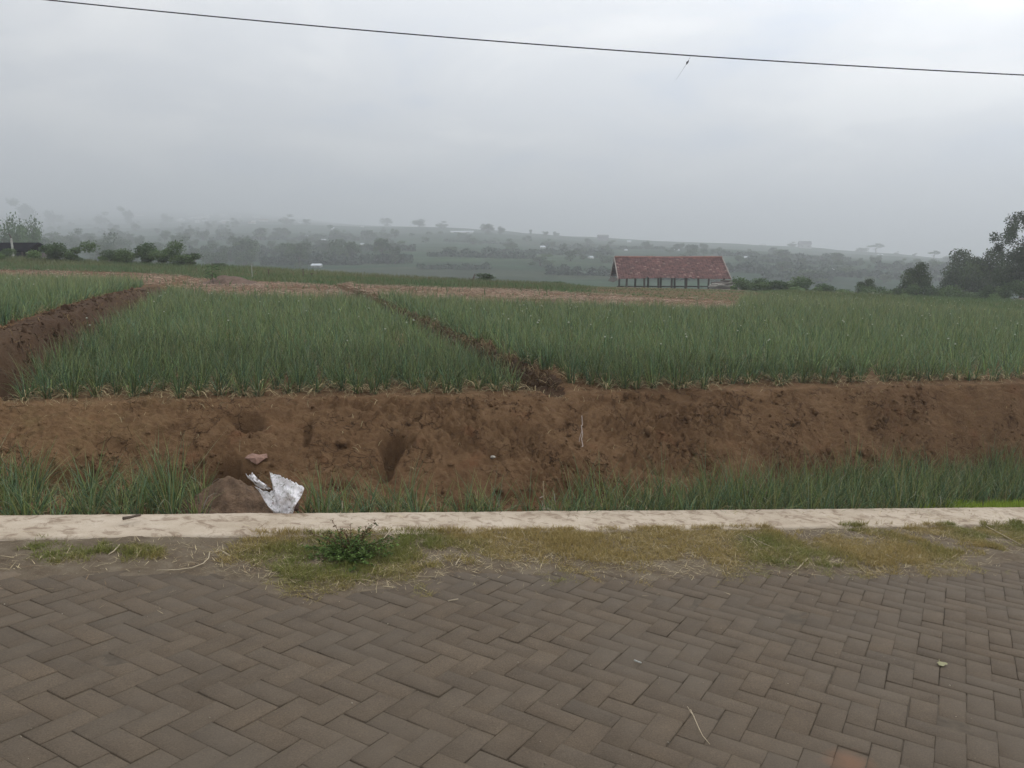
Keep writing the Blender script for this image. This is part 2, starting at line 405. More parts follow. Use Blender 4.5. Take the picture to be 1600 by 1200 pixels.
Yf = np.concatenate([np.linspace(45.5, 60, 14)[:-1], 60 * (3590 / 60) ** np.linspace(0, 1, 260)])
X = Yf[:, None] * u[None, :]; Yg = np.repeat(Yf[:, None], len(u), 1)
Zg = zfar(X, Yg); Zg[0] -= .3; Zg[1] -= .1
hl = tag(link('hills', new_mesh('hills', np.stack([X, Yg, Zg], -1).reshape(-1, 3), grid_faces(*X.shape), smooth=True), M_hill), kind='structure')
# ---------------------------------------------------------------- haze
hb = MB(); hb.box(0, 1700, 30, 9000, 4300, 170)
M_haze = bpy.data.materials.new('haze'); M_haze.use_nodes = True; t = M_haze.node_tree
for n_ in list(t.nodes):
    if n_.type != 'OUTPUT_MATERIAL': t.nodes.remove(n_)
pv = t.nodes.new('ShaderNodeVolumePrincipled'); pv.inputs['Color'].default_value = (.865, .885, .915, 1)
pv.inputs['Density'].default_value = .0019; pv.inputs['Anisotropy'].default_value = .45
t.links.new(pv.outputs[0], t.nodes['Material Output'].inputs['Volume'])
hz = hb.build('haze', M_haze); tag(hz, kind='stuff')
# ---------------------------------------------------------------- paved road
Aax = np.array([0.8683, -0.4944, -0.0397]); Aax /= np.linalg.norm(Aax)
Bax = np.cross(NRM, Aax); Bax /= np.linalg.norm(Bax)
def m_paver():
    m, t, b, v = pmat('paver', .88, .25)
    c = attr(t)
    c = mixc(t, 1.0, c, ramp(t, noise(t, v, 7, 6, .65), [(.3, (.86, .85, .84)), (.7, (1.13, 1.12, 1.10))]), 'MULTIPLY')
    c = mixc(t, 1.0, c, ramp(t, noise(t, v, 160, 3, .7), [(.3, (.70, .70, .70)), (.7, (1.28, 1.28, 1.28))]), 'MULTIPLY')
    c = mixc(t, ramp(t, noise(t, v, 1.6, 4, .6), [(.42, 0.0), (.68, .6)]), c, (.111, .089, .066))
    # rusty stain on the pavers at the road's near right
    sp_ = at(1330, 1190, 1.0); hx, hy = hitroad(1330, 1192)
    vm = t.nodes.new('ShaderNodeVectorMath'); vm.operation = 'DISTANCE'; t.links.new(v, vm.inputs[0]); vm.inputs[1].default_value = (hx, hy, zroad(hx, hy))
    c = mixc(t, mth(t, 'MULTIPLY', ramp(t, mth(t, 'ADD', vm.outputs['Value'], mth(t, 'MULTIPLY', noise(t, v, 12, 3), .12)), [(.08, .8), (.17, 0.0)]), .8), c, (.20, .105, .06))
    t.links.new(c, b.inputs['Base Color'])
    bump(t, b, mth(t, 'ADD', noise(t, v, 220, 3, .7), mth(t, 'MULTIPLY', noise(t, v, 25, 3, .6), .8)), .0022, .8)
    return m
def build_road():
    Wd = .105; r = range(-130, 130)
    HX, HY = np.meshgrid(np.arange(-130, 130), np.arange(-130, 130))
    d = (HX - HY) % 4
    cells = [(HX[d == 0], HY[d == 0], 2, 1), (HX[d == 3], HY[d == 3], 1, 2)]
    Vs, Fs, Cs = [], [], []; o = 0
    for gx, gy, nx, ny in cells:
        ca = (gx + nx / 2) * Wd + .03; cb = (gy + ny / 2) * Wd + .045
        wx = ca * Aax[0] + cb * Bax[0]; wy = ca * Aax[1] + cb * Bax[1]
        near = 5.10 + .3197 * wx
        keep = (wy < near - .18 - .1 * vnoise(wx * 3, wy * 3)) & (wy > near - 8.5) & (np.abs(wx) < 11)
        ca, cb, wx, wy = ca[keep], cb[keep], wx[keep], wy[keep]; n = len(ca)
        gap = rng.uniform(-.0008, .0020, n)
        ca = ca + rng.normal(0, .0012, n); cb = cb + rng.normal(0, .0012, n)
        ha = nx * Wd / 2 - gap; hbb = ny * Wd / 2 - gap
        hz_ = rng.normal(0, .0014, n) + .003 * fbm(wx, wy, .7, 2)
        ta = rng.normal(0, .008, n); tb = rng.normal(0, .008, n); rot = rng.normal(0, .006, n)
        P = []
        for lvl, ins in ((-.03, 0), (-.003, 0), (0, .0026)):
            for sa, sb in ((-1, -1), (1, -1), (1, 1), (-1, 1)):
                la = sa * (ha - ins); lb = sb * (hbb - ins)
                la2 = la - rot * lb; lb2 = lb + rot * la
                h = lvl + hz_ + ta * la + tb * lb
                P.append((ca + la2)[:, None] * Aax + (cb + lb2)[:, None] * Bax + h[:, None] * NRM)
        P = np.stack(P, 1); Vs.append(P.reshape(-1, 3))
        fl = [(8, 9, 10, 11)] + [(l * 4 + k, l * 4 + (k + 1) % 4, (l + 1) * 4 + (k + 1) % 4, (l + 1) * 4 + k) for l in (0, 1) for k in range(4)]
        Fs.append((np.arange(n)[:, None, None] * 12 + np.array(fl)[None]).reshape(-1, 4) + o); o += n * 12
        base = np.array([.110, .083, .057]); v = rng.normal(1, .05, n)[:, None]
        hue = rng.normal(0, .010, n)[:, None] * np.array([1, .1, -1])
        edge = (near[keep] - wy) < .75 - .5 * (wx + 2.4 > 0)
        pale = (edge & (wx < -1.2) & (rng.random(n) < .55))[:, None]
        col = base * v * (1 + hue); col = np.where(pale, col * 1.5, col)
        Cs.append(np.repeat(col, 12, 0))
    me = new_mesh('road', np.concatenate(Vs), np.concatenate(Fs), np.concatenate(Cs))
    ro = link('road', me, m_paver()); tag(ro, kind='structure')
    # sandy bed under the pavers
    g = np.linspace(-13, 13, 240); gb = np.linspace(-4, -.16, 80)
    Xb = np.repeat(g[None], 80, 0); Yb = 5.3 + .3197 * Xb + gb[:, None] * 2.2
    Zb = zroad(Xb, Yb) - .0055 + .006 * fbm(Xb, Yb, 1.7, 3) + .003 * fbm(Xb, Yb, .7, 2)
    me = new_mesh('road_bed', np.stack([Xb, Yb, Zb], -1).reshape(-1, 3), grid_faces(*Xb.shape), smooth=True)
    tag(link('road_bed', me, m_simple('joint_sand', (.095, .074, .052), .95, .35, 14, .003, 200)), kind='structure')
build_road()
# ---------------------------------------------------------------- kerb
def m_concrete():
    m, t, b, v = pmat('old_concrete', .9, .2)
    c = ramp(t, noise(t, v, 3.5, 6, .65), [(.3, (0.388, 0.311, 0.228)), (.55, (0.494, 0.409, 0.313)), (.75, (0.553, 0.469, 0.371))])
    c = mixc(t, ramp(t, noise(t, v, 9, 6, .7, .8), [(.50, 0.0), (.62, .8)]), c, (0.223, 0.158, 0.106))
    c = mixc(t, ramp(t, noise(t, v, 90, 3, .7), [(.62, 0.0), (.72, .7)]), c, (0.212, 0.153, 0.106))
    t.links.new(c, b.inputs['Base Color']); bump(t, b, noise(t, v, 45, 5, .7), .006, .8)
    return m
xs = np.linspace(-11, 13, 1600)
near0, near1 = 5.06, .3197
farl = 5.585 + .3278 * xs; nearl = near0 + near1 * xs
prof = []
nx_ = 14
for k in range(nx_):
    f = k / (nx_ - 1); yy = nearl * (1 - f) + farl * f
    e = (.006 * fbm(xs, yy * 0 + k * .37, 3, 4)) if k in (0, nx_ - 1) else 0
    rnd_ = -.008 if k in (0, nx_ - 1) else 0
    prof.append((xs, yy + e, zroad(xs, yy) + .035 + rnd_ + .004 * fbm(xs, yy, 4, 3) + .0015 * fbm(xs, yy, 30, 2)))
first = (prof[0][0], prof[0][1] - .004, prof[0][2] - .3); last = (prof[-1][0], prof[-1][1] + .02, prof[-1][2] - .6)
prof = [first] + prof + [last]
A_ = np.array(prof).transpose(0, 2, 1)
kerb = link('concrete_kerb', new_mesh('concrete_kerb', A_.reshape(-1, 3), grid_faces(A_.shape[0], A_.shape[1]), smooth=False), m_concrete())
tag(kerb, 'long pale concrete kerb between the grassy verge and the lower onion bed', 'kerb')
# ---------------------------------------------------------------- verge: dirt that runs out over the pavers
def verge_edge(x):
    pxs = [-200, 0, 60, 150, 300, 400, 470, 550, 640, 700, 800, 900, 1000, 1200, 1350, 1450, 1600, 1800]
    rws = [892, 888, 893, 893, 888, 905, 925, 925, 912, 897, 892, 888, 900, 893, 898, 896, 872, 870]
    pts = [hitroad(p, r) for p, r in zip(pxs, rws)]
    return np.interp(x, [p[0] for p in pts], [p[1] for p in pts])
gx = np.linspace(-7, 9, 1300); gt = np.linspace(0, 1, 90)
Xv = np.repeat(gx[None], 90, 0); Yv = (4.0 + .3197 * Xv) + gt[:, None] * 1.12
ed = verge_edge(Xv)
dd = (Yv - ed) + .12 * fbm(Xv, Yv, 5, 4, .6)
Zv = zroad(Xv, Yv) + np.clip(.004 + dd * .10, -.03, .016) + .006 * fbm(Xv, Yv, 12, 4, .6) * sst(-.02, .1, dd)
Zv = Zv + .012 * sst(.2, .5, dd) * (fbm(Xv, Yv, 3, 3) + .3)
me = new_mesh('verge', np.stack([Xv, Yv, Zv], -1).reshape(-1, 3), grid_faces(*Xv.shape), smooth=True)
def m_verge():
    m, t, b, v = pmat('verge_dirt', .95, .1)
    c = ramp(t, noise(t, v, 6, 6, .65), [(.3, (.10, .072, .048)), (.55, (.155, .122, .085)), (.75, (.215, .175, .125))])
    c = mixc(t, ramp(t, noise(t, v, 110, 3, .7), [(.58, 0.0), (.7, .6)]), c, (.30, .25, .17))
    t.links.new(c, b.inputs['Base Color']); bump(t, b, noise(t, v, 90, 5, .7), .008, .9); return m
tag(link('verge', me, m_verge()), kind='structure')
def verge_z(x, y):
    d = (y - verge_edge(x)) + .12 * fbm(x, y, 5, 4, .6)
    return zroad(x, y) + np.clip(.004 + d * .10, -.002, .016) + .012 * sst(.2, .5, d) * (fbm(x, y, 3, 3) + .3)
# ---------------------------------------------------------------- grass on the verge
def build_grass():
    parts = []
    n = 520000
    x = rng.uniform(-4.6, 6.2, n); y = near0 + near1 * x - rng.uniform(-.06, 1.05, n)
    d = y - verge_edge(x)
    dens = .36 + 1.9 * fbm(x, y, 2.8, 3) + 0.9 * fbm(x + 9, y, 9, 2)
    px = 800 + F * x / (y * cP + 1.8 * sP)
    # bare dirt at the far left, one green tuft, then a sparse stretch
    lft = np.interp(px, [0, 45, 70, 150, 230, 262, 300, 330, 420, 470, 1480, 1570, 1600], [-.9, -.5, .9, 1.1, .9, .6, -.6, -.2, .25, .5, .45, .0, -.3])
    lefty = np.where((px < 290), -np.abs((d - .22 - .10 * (px < 170)) / .20) * .9 + .25, 0)
    front = np.clip(d / .24, -3, 1) - 1
    kerbd = near0 + near1 * x - y
    back = np.where(kerbd < .03, -.55 + .5 * fbm(x, y, 6, 2) * 2, 0)
    prob = np.clip(dens + lft + lefty + front * .8 + back, 0, 1)
    prob = np.clip(prob * (.35 + 1.5 * np.clip(fbm(x, y, 14, 2) + .45, 0, 1)), 0, 1)
    k = rng.random(n) < prob; x, y, px, d = x[k], y[k], px[k], d[k]; n = len(x)
    # colour zones
    g = np.clip(.40 + 1.3 * fbm(x + 4, y, 1.7, 3) + np.interp(px, [0, 300, 450, 600, 700, 950, 1200, 1450, 1600], [.28, .2, .08, .02, -.25, -.42, -.28, .0, .0]), 0, 1)[:, None]
    g = np.clip(g + rng.normal(0, .17, (n, 1)), 0, 1)
    col = (1 - g) * np.array([.37, .275, .105]) + g * np.array([.17, .19, .045])
    straw = rng.random(n) < np.clip(.14 + .12 * (d < .16) + .1 * (1 - g[:, 0]), 0, 1)
    col[straw] = np.array([.40, .33, .19]) * rng.uniform(.7, 1.15, (straw.sum(), 1))
    col *= rng.uniform(.7, 1.25, (n, 1))
    h = rng.uniform(.010, .034, n) * (1 + .8 * np.clip(fbm(x, y, 2, 2) + .3, 0, 1)) * np.where(d < .1, .6, 1)
    h[straw] *= .3
    base = np.stack([x, y, verge_z(x, y) - .004], -1)
    base[:, 2] = np.where(near0 + near1 * x - y < 0.005, zroad(x, y) + .03, base[:, 2])
    parts.append(ribbons(base, rng.uniform(0, 2 * PI, n), h, rng.uniform(.0, .030, n), rng.uniform(0, .03, n), rng.uniform(.0018, .0042, n), 3, col, droop=rng.uniform(0, .012, n)))
    v, f, c = merge(parts)
    me = new_mesh('grass', v, f, c)
    tag(link('grass', me, M_grass), kind='stuff')
    # dry straw and stalks lying about
    n = 42000
    x = rng.uniform(-5, 6.5, n); y = near0 + near1 * x - rng.uniform(-.42, 1.25, n); d = y - verge_edge(x)
    kd = near0 + near1 * x - y
    pxs_ = 800 + F * x / (y * cP + 1.8 * sP); pr = (np.exp(-((d - .10) / .15) ** 2) * 1.6 + .75 * (d > 0) * (kd > 0)) * np.interp(pxs_, [0, 300, 700, 900, 1150, 1500, 1600], [.35, .7, 1, 1.7, 1.2, .6, .3]) + .012 + .10 * (kd < 0) * (fbm(x, y, 2, 2) > .1)
    k = rng.random(n) < pr * (.35 + .9 * np.clip(fbm(x, y, 2.2, 2) + .45, 0, 1)); x, y, d, kd = x[k], y[k], d[k], kd[k]; n = len(x)
    z = np.where(kd < 0, zroad(x, y) + .042, np.maximum(verge_z(x, y), zroad(x, y)) + .006)
    ln = rng.uniform(.015, .09, n) * np.where(d < -.05, .5, 1)
    col = np.array([.56, .46, .28]) * rng.uniform(.45, 1.15, (n, 1)); brown = rng.random(n) < .25; col[brown] *= np.array([.5, .42, .4])
    parts = [ribbons(np.stack([x, y, z], -1), rng.uniform(0, 2 * PI, n), rng.uniform(0, .022, n), ln, ln * rng.normal(0, .25, n), rng.uniform(.0015, .0045, n), 3, col)]
    v, f, c = merge(parts)
    v[:, 2] += 0
    tag(link('straw_litter', new_mesh('straw_litter', v, f, c), M_dry), kind='stuff')
build_grass()
# ---------------------------------------------------------------- onions
def onion_cols(n, bluish=.5):
    a = np.array([.115, .190, .072]); b = np.array([.195, .228, .078]); c = np.array([.100, .172, .095])
    w_ = rng.random((n, 1)); q = rng.random((n, 1)) < bluish
    col = np.where(q, c, a * w_ + b * (1 - w_)) * rng.lognormal(0, .33, (n, 1))
    ye = rng.random(n) < .08; col[ye] = np.array([.22, .225, .10]) * rng.uniform(.8, 1.2, (ye.sum(), 1))
    return col
def clump(base, nl, hmean, wd, nseg, sides, bluish, spread=1.0):
    """leaves of many clumps: base (n,3)"""
    n = len(base); B = np.repeat(base, nl, 0); m = n * nl
    hh = np.repeat(rng.normal(1, .12, n), nl) * hmean * rng.uniform(.55, 1.12, m)
    az = rng.uniform(0, 2 * PI, m); B = B.copy(); B[:, :2] += (np.stack([np.cos(az), np.sin(az)], -1) * rng.uniform(0, .045, m)[:, None]); az = az + rng.normal(0, .9, m)
    lean = np.abs(rng.normal(0, .085, m)) * spread; bend = np.abs(rng.normal(0, .09, m)) * spread; drp = np.where(rng.random(m) < .32, rng.uniform(.1, .36, m), 0) * hh / .4
    bend = bend + drp * .35
    cc = onion_cols(m, bluish)
    return ribbons(B, az, hh, lean, bend, wd * rng.uniform(.7, 1.2, m), nseg, cc, droop=drp, tipcol=rng.uniform(0, .9, m), sides=sides)
def dryleaves(base, nl, nseg=3, wd=.005, scale=1.0):
    n = len(base); B = np.repeat(base, nl, 0); m = n * nl
    col = np.array([.46, .37, .21]) * rng.uniform(.3, 1.25, (m, 1))
    ln = rng.uniform(.05, .20, m) * scale
    h = rng.uniform(.03, .20, m) * scale
    return ribbons(B, rng.uniform(0, 2 * PI, m), h, ln * .6, ln * .6, wd * rng.uniform(.6, 1.3, m), nseg, col, droop=h * rng.uniform(.5, 1.05, m))
# individual plants of the lower bed
protos = []
for k in range(10):
    z0 = np.zeros((1, 3))
    v, f, c = clump(z0, int(rng.integers(18, 28)), .42, .0080, 5, 3, .42, 1.25)
    me1 = new_mesh('onion_plant', v, f, np.minimum(c * np.array([1.25, 1.18, 1.05]), .30), smooth=True); me1.materials.append(M_onion)
    v, f, c = dryleaves(z0, 12, 4, .010); me2 = new_mesh('dry_leaves', v, f, c); me2.materials.append(M_dry)
    protos.append((me1, me2))
def low_positions():
    out = []
    kd = np.array([1, .3278]); kd = kd / np.hypot(*kd); kn = np.array([-kd[1], kd[0]])
    for i in range(-60, 110):
        for j in range(0, 16):
            p = np.array([0, 5.585]) + kd * (i * .165) + kn * (.10 + j * .19)
            p = p + rng.normal(0, .022, 2); x, y = p; u_ = x / y
            if abs(u_) > 1.0: continue
            px = 800 + F * x / (y * cP + 1.9 * sP)
            fy = footY(u_); marg = np.interp(px, [0, 340, 480, 700, 1000, 1600], [.02, .1, .05, .05, .03, -.1])
            if y > fy - marg: continue
            if 318 < px < 478: continue
            if 60 < px < 128 and y > 5.35: continue
            if 800 < px < 850 and y > 5.75: continue
            if px > 1500 and j < 2: continue
            if 480 <= px < 690 and j > 4: continue
            if px < 330 and j == 0 and px > 120 : continue
            h = 1.0
            if 470 <= px < 690: h = .85
            if 700 <= px < 850: h = .85
            if px < 60: h = .95
            if 60 < px < 140: h = .7
            out.append((y, x, px, h, j))
    return out
lows = low_positions()
lows.sort(); 
print('lower plants', len(lows))
def lowlabel(px, j):

    if px < 60: z = 'green onion clump at the left end of the lower bed'
    elif px < 140: z = 'thin onion clump before the dark hollow at the left'
    elif px < 330: z = 'tall green onion clump just left of the soil mound'
    elif px < 580: z = 'short onion clump just right of the white sack'
    elif px < 690: z = 'short onion clump below the gouge in the bank'
    elif px < 850: z = 'green onion clump left of the thin bamboo stake'
    elif px < 1000: z = 'green onion clump just right of the bamboo stake'
    elif px < 1200: z = 'blue-green onion clump midway along the right half'
    elif px < 1400: z = 'tall onion clump in the dense right part of the bed'
    else: z = 'tall onion clump at the far right by the mossy patch'
    return z + ' ' + ('nearest the kerb' if j == 0 else 'second row back' if j == 1 else 'third row back' if j == 2 else 'near the bank foot')
extra = []
extra = [q for q in lows if abs(q[1] / q[0]) > .70]; lows = [q for q in lows if abs(q[1] / q[0]) <= .70]
if len(lows) > 300: extra += lows[300:]; lows = lows[:300]
for k, (y, x, px, hs, j) in enumerate(lows):
    me1, me2 = protos[k % 10]
    z = gzf(x, y) - .012
    o = link('onion_plant', me1, None, loc=(x, y, z)); o.rotation_euler = (0, 0, random.uniform(0, 6.28)); s = hs * random.uniform(.92, 1.22); o.scale = (1, 1, s)
    lb = lowlabel(px, j); tag(o, lb, 'onion plant', 'onion plants: ' + lb)
    d = link('dry_leaves', me2, None, parent=o)
def seen_at(px, prow, start, lift=0.0, hi=47):
    ps = [p for p, _ in prow]; out = []
    for p, rr in prow:
        s0 = float(np.interp(p, ps, start)) if hasattr(start, '__len__') else start
        Ys = np.linspace(s0, hi, 300); u_ = (p - 800) / F / 1.01; d = znear(u_ * Ys, Ys, False) + lift - (CZ + Ys * tz(rr))
        out.append(float(Ys[np.argmax(d > 0)]) if (d > 0).any() else hi)
    return np.interp(px, ps, out)
STRAWROW = [(-200, 419), (0, 421), (200, 425), (345, 437), (545, 443), (800, 453), (900, 459), (1100, 468), (1150, 470)]
def crop_end(px):
    ps = [-200, 0, 200, 300, 345, 545, 800, 900, 1100, 1150, 1165, 1400, 1560, 1800]; tr = [425, 428, 432, 447, 455, 459, 462, 466, 473, 473, 458, 467, 479, 490]; out = []
    Ys = np.linspace(9, 46, 300)
    for p, rr in zip(ps, tr):
        u_ = (p - 800) / F / 1.01; zt = znear(u_ * Ys, Ys, False) + .27; d = zt - (CZ + Ys * tz(rr)); i = np.where(d[:-1] > 0)[0]
        j = np.argmax(d > 0) if (d > 0).any() else 299
        out.append(min(Ys[j], 42))
    print('crop ends', [round(o_, 1) for o_ in out]); return np.interp(px, ps, out)
# upper fields, one mass
def upper():
    parts = []; dparts = []; fl = []
    dirv = np.array([-.31, 1]); dirv /= np.hypot(*dirv); nv = np.array([dirv[1], -dirv[0]])
    gs = .178
    a = np.arange(-230, 300) * gs; b = np.arange(-60, 240) * gs
    Ag, Bg = np.meshgrid(a, b); Ag = Ag.ravel(); Bg = Bg.ravel()
    x = nv[0] * Ag + dirv[0] * Bg + rng.normal(0, .028, Ag.size); y = 7 + nv[1] * Ag + dirv[1] * Bg + rng.normal(0, .028, Ag.size)
    u_ = x / np.maximum(y, .1)
    k = (y > 6) & (y < 44) & (np.abs(u_) < .86); x, y, u_ = x[k], y[k], u_[k]
    t_ = topY(u_)
    k = y > t_ + .20 + .10 * fbm(x, y, 1.5, 3)
    e1 = x - line1(y)
    k &= ~((e1 > -.52 - .2 * (y > 15)) & (e1 < .20))
    e2 = x - line2(y); wgap = np.interp(y, [8, 11, 16, 25], [.24, .24, .16, .12]) + .12 * fbm(y, y * 0, .7, 2)
    k &= ~((np.abs(e2) < wgap) & (y < 33))
    # far edge of the crop, then the bare straw strip, then the grass lip
    px = 800 + F * x / (y * cP + 1.5 * sP)
    endy = crop_end(px) + 1.0 * fbm(x, y * 0, .25, 3)
    k &= y < endy
    k &= ~(rng.random(len(x)) < .05 + .25 * (fbm(x, y, 1.2, 2) > .32))
    x, y, u_ = x[k], y[k], u_[k]
    z = gz(x, y) - .01; base = np.stack([x, y, z], -1)
    for lo, hi, nl, wd, ns, sd in ((0, 10, 26, .0068, 5, 3), (10, 14, 21, .008, 4, 2), (14, 22, 16, .0105, 3, 2), (22, 50, 12, .014, 2, 2)):
        q = (y >= lo) & (y < hi)
        if q.sum(): parts.append(clump(base[q], nl, .355, wd, ns, sd, .35))
    q = (y < 13); dparts.append(dryleaves(base[q], 9, 4, .012, 1.1)); q = (y >= 13) & (y < 18); dparts.append(dryleaves(base[q], 4, 3, .014, 1.1))
    fr = (y < topY(u_) + .6); dparts.append(dryleaves(base[fr], 22, 4, .014, 1.15))
    e2b = np.abs(x - line2(y)) < .45; dparts.append(dryleaves(base[e2b], 2, 3, .007, .8))
    # pale flower heads on thin stalks
    m = 420; idx = rng.integers(0, len(x), m * 4); pb = base[idx]; pb = pb[pb[:, 1] > 8.5][:m]
    return parts, dparts, pb
parts, dparts, fheads = upper()
if extra:
    eb = np.array([(x, y, gzf(x, y) - .01) for y, x, px, h, j in extra]); parts.append(clump(eb, 16, .40, .0085, 4, 3, .65)); dparts.append(dryleaves(eb, 5, 3, .006))
v, f, c = merge(parts); tag(link('onion_crop', new_mesh('onion_crop', v, f, c), M_onion), kind='stuff')
# dead leaves piled on the little ridge between the beds
yy = rng.uniform(8.3, 26, 330); xx = line2(yy) + rng.normal(.08, .10, 330); bb = np.stack([xx, yy, gz(xx, yy)], -1)
dparts.append(dryleaves(bb, 3, 3, .008, .9))
yy = rng.uniform(8.35, 26, 2200); xx = line2(yy) + rng.normal(.05, .13, 2200); bb = np.stack([xx, yy, gz(xx, yy)], -1); q_ = dryleaves(bb, 3, 3, .012, 1.0); dparts.append((q_[0], q_[1], q_[2] * np.array([.34, .27, .25])))
yy = rng.uniform(7.8, 24, 700); xx = line1(yy) + rng.normal(.05, .12, 700); bb = np.stack([xx, yy, gz(xx, yy)], -1); q_ = dryleaves(bb, 2, 3, .010, .8); dparts.append((q_[0], q_[1], q_[2] * np.array([.45, .38, .34])))
# litter on the bank top and face
n = 900; uu = rng.uniform(-.8, .85, n); yb = topY(uu) + rng.normal(.1, .12, n); bb = np.stack([uu * yb, yb, gz(uu * yb, yb) + .003], -1)
dparts.append(dryleaves(bb, 1, 3, .005, .6))
n = 300; uu = rng.uniform(-.8, .85, n); yb = footY(uu) + rng.uniform(.1, 1, n) * (topY(uu) - footY(uu)); bb = np.stack([uu * yb, yb, gz(uu * yb, yb) + .004], -1)
dparts.append(dryleaves(bb, 1, 3, .006, .5))
v, f, c = merge(dparts); tag(link('dry_onion_leaves', new_mesh('dry_onion_leaves', v, f, c), M_dry), kind='stuff')
fb = MB()
for p in fheads:
    h = random.uniform(.40, .5); r = random.uniform(.010, .017)
    top = (p[0] + random.uniform(-.03, .03), p[1], p[2] + h)
    fb.tube([p, top], .003, 3, (.07, .13, .05))
    V = []; 
    for k in range(6):
        a = k * PI / 3; V.append((top[0] + r * math.cos(a), top[1] + r * math.sin(a), top[2]))
    V += [(top[0], top[1], top[2] + r * .9), (top[0], top[1], top[2] - r * .8)]
    fb.add(V, [(k, (k + 1) % 6, 6) for k in range(6)] + [((k + 1) % 6, k, 7) for k in range(6)], (.42, .44, .34))
tag(fb.build('onion_flowers', M_dry), kind='stuff')
# ---------------------------------------------------------------- clods on the bank
def clods():
    n = 5200; uu = rng.uniform(-.8, .85, n); tq = rng.beta(1.1, 1.5, n); yb = footY(uu) - .12 + tq * (topY(uu) - footY(uu) + .12)
    x = uu * yb; rg = fbm(x + 7, yb, 1.3, 3) + .2 - .3 * tq
    k = rng.random(n) < np.clip(.2 + 1.6 * rg, .05, 1); x, yb = x[k], yb[k]
    # along the left ridge and the mound
    y2 = rng.uniform(8, 20, 700); x2 = line1(y2) - rng.uniform(-.1, .6, 700)
    mc = at(365, 735, 5.45); th = rng.uniform(0, 6.28, 160); rr = rng.uniform(.15, .42, 160)
    x = np.concatenate([x, x2, mc.x + rr * np.cos(th)]); yb = np.concatenate([yb, y2, 5.42 + rr * np.sin(th)])
    z = gz(x, yb); n = len(x)
    ph = (1 + 5 ** .5) / 2
    ico = np.array([(-1, ph, 0), (1, ph, 0), (-1, -ph, 0), (1, -ph, 0), (0, -1, ph), (0, 1, ph), (0, -1, -ph), (0, 1, -ph), (ph, 0, -1), (ph, 0, 1), (-ph, 0, -1), (-ph, 0, 1)]) / 1.9
    fi = np.array([(0, 11, 5), (0, 5, 1), (0, 1, 7), (0, 7, 10), (0, 10, 11), (1, 5, 9), (5, 11, 4), (11, 10, 2), (10, 7, 6), (7, 1, 8), (3, 9, 4), (3, 4, 2), (3, 2, 6), (3, 6, 8), (3, 8, 9), (4, 9, 5), (2, 4, 11), (6, 2, 10), (8, 6, 7), (9, 8, 1)])
    s = rng.gamma(2, .0058, n) + .003
    V = ico[None] * rng.uniform(.6, 1.3, (n, 12, 3)) * s[:, None, None] * rng.uniform(.6, 1.4, (n, 1, 3))
    V[..., 0] += x[:, None]; V[..., 1] += yb[:, None]; V[..., 2] += (z + s * .15)[:, None]
    Fi = (np.arange(n)[:, None, None] * 12 + fi[None]).reshape(-1, 3)
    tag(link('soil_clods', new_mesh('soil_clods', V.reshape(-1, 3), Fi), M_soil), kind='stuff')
clods()
# ---------------------------------------------------------------- straw strip at the field's end
def straw_strip():
    n = 42000
    u_ = rng.uniform(-.85, .28, n); px = 800 + F * u_ * 1.01
    y0 = crop_end(px) + .3; y1 = np.maximum(seen_at(px, STRAWROW, 18), y0 + .5)
    y = y0 + rng.random(n) * (y1 - y0); x = u_ * y
    k = fbm(x * .35, y * 1.6, .8, 3) > np.interp(px, [0, 200, 350, 750, 1000, 1150], [-.15, .0, -.35, -.25, .05, .1])
    x, y = x[k], y[k]; n = len(x)
    ln = rng.uniform(.06, .34, n); az = np.where(rng.random(n) < .5, 0, PI) + rng.normal(0, .25, n)
    col = np.array([.62, .48, .36]) * rng.uniform(.3, 1.2, (n, 1)); br = rng.random(n) < .3; col[br] *= np.array([.55, .40, .36])
    b = np.stack([x, y, gz(x, y) + .01 + rng.uniform(0, .05, n)], -1)
    r = ribbons(b, az, rng.uniform(-.01, .06, n), ln, ln * .1, rng.uniform(.015, .035, n), 2, col)
    tag(link('straw_mulch', new_mesh('straw_mulch', r[0], r[1], r[2]), M_dry), kind='stuff')
straw_strip()
# grass on the lip beyond the straw
def lip_grass():
    n = 80000
    u_ = rng.uniform(-.9, .9, n); px = 800 + F * u_ * 1.01
    y0 = np.where(px < 1150, seen_at(px, STRAWROW, 18) - .3, crop_end(px)); y0 = np.where(rng.random(n) < .05, crop_end(px) + .2, y0); y1 = 46.5
    y = y0 + rng.random(n) ** 1.0 * (y1 - y0); x = u_ * y
    h = rng.uniform(.08, .28, n)
    h = h * np.interp(px, [880, 940, 1180, 1230], [1, .3, .3, 1])
    g = np.clip(.5 + 1.2 * fbm(x, y * 2, .25, 3) + rng.normal(0, .2, n), 0, 1)[:, None]
    red = np.clip(np.interp(px, [500, 640, 1000, 1100], [0, .5, .45, 0]), 0, 1)[:, None]
    col = (1 - g) * np.array([.16, .18, .075]) + g * np.array([.10, .17, .065]); col = col * (1 - red * (1 - g)) + np.array([.14, .11, .065]) * red * (1 - g)
    col *= rng.uniform(.8, 1.2, (n, 1))
    r = ribbons(np.stack([x, y, gz(x, y) - .02], -1), rng.uniform(0, 6.28, n), h, rng.uniform(0, .1, n), rng.uniform(0, .1, n), rng.uniform(.02, .045, n), 2, col)
    tag(link('grass_bank', new_mesh('grass_bank', r[0], r[1], r[2]), M_grass), kind='stuff')
lip_grass()
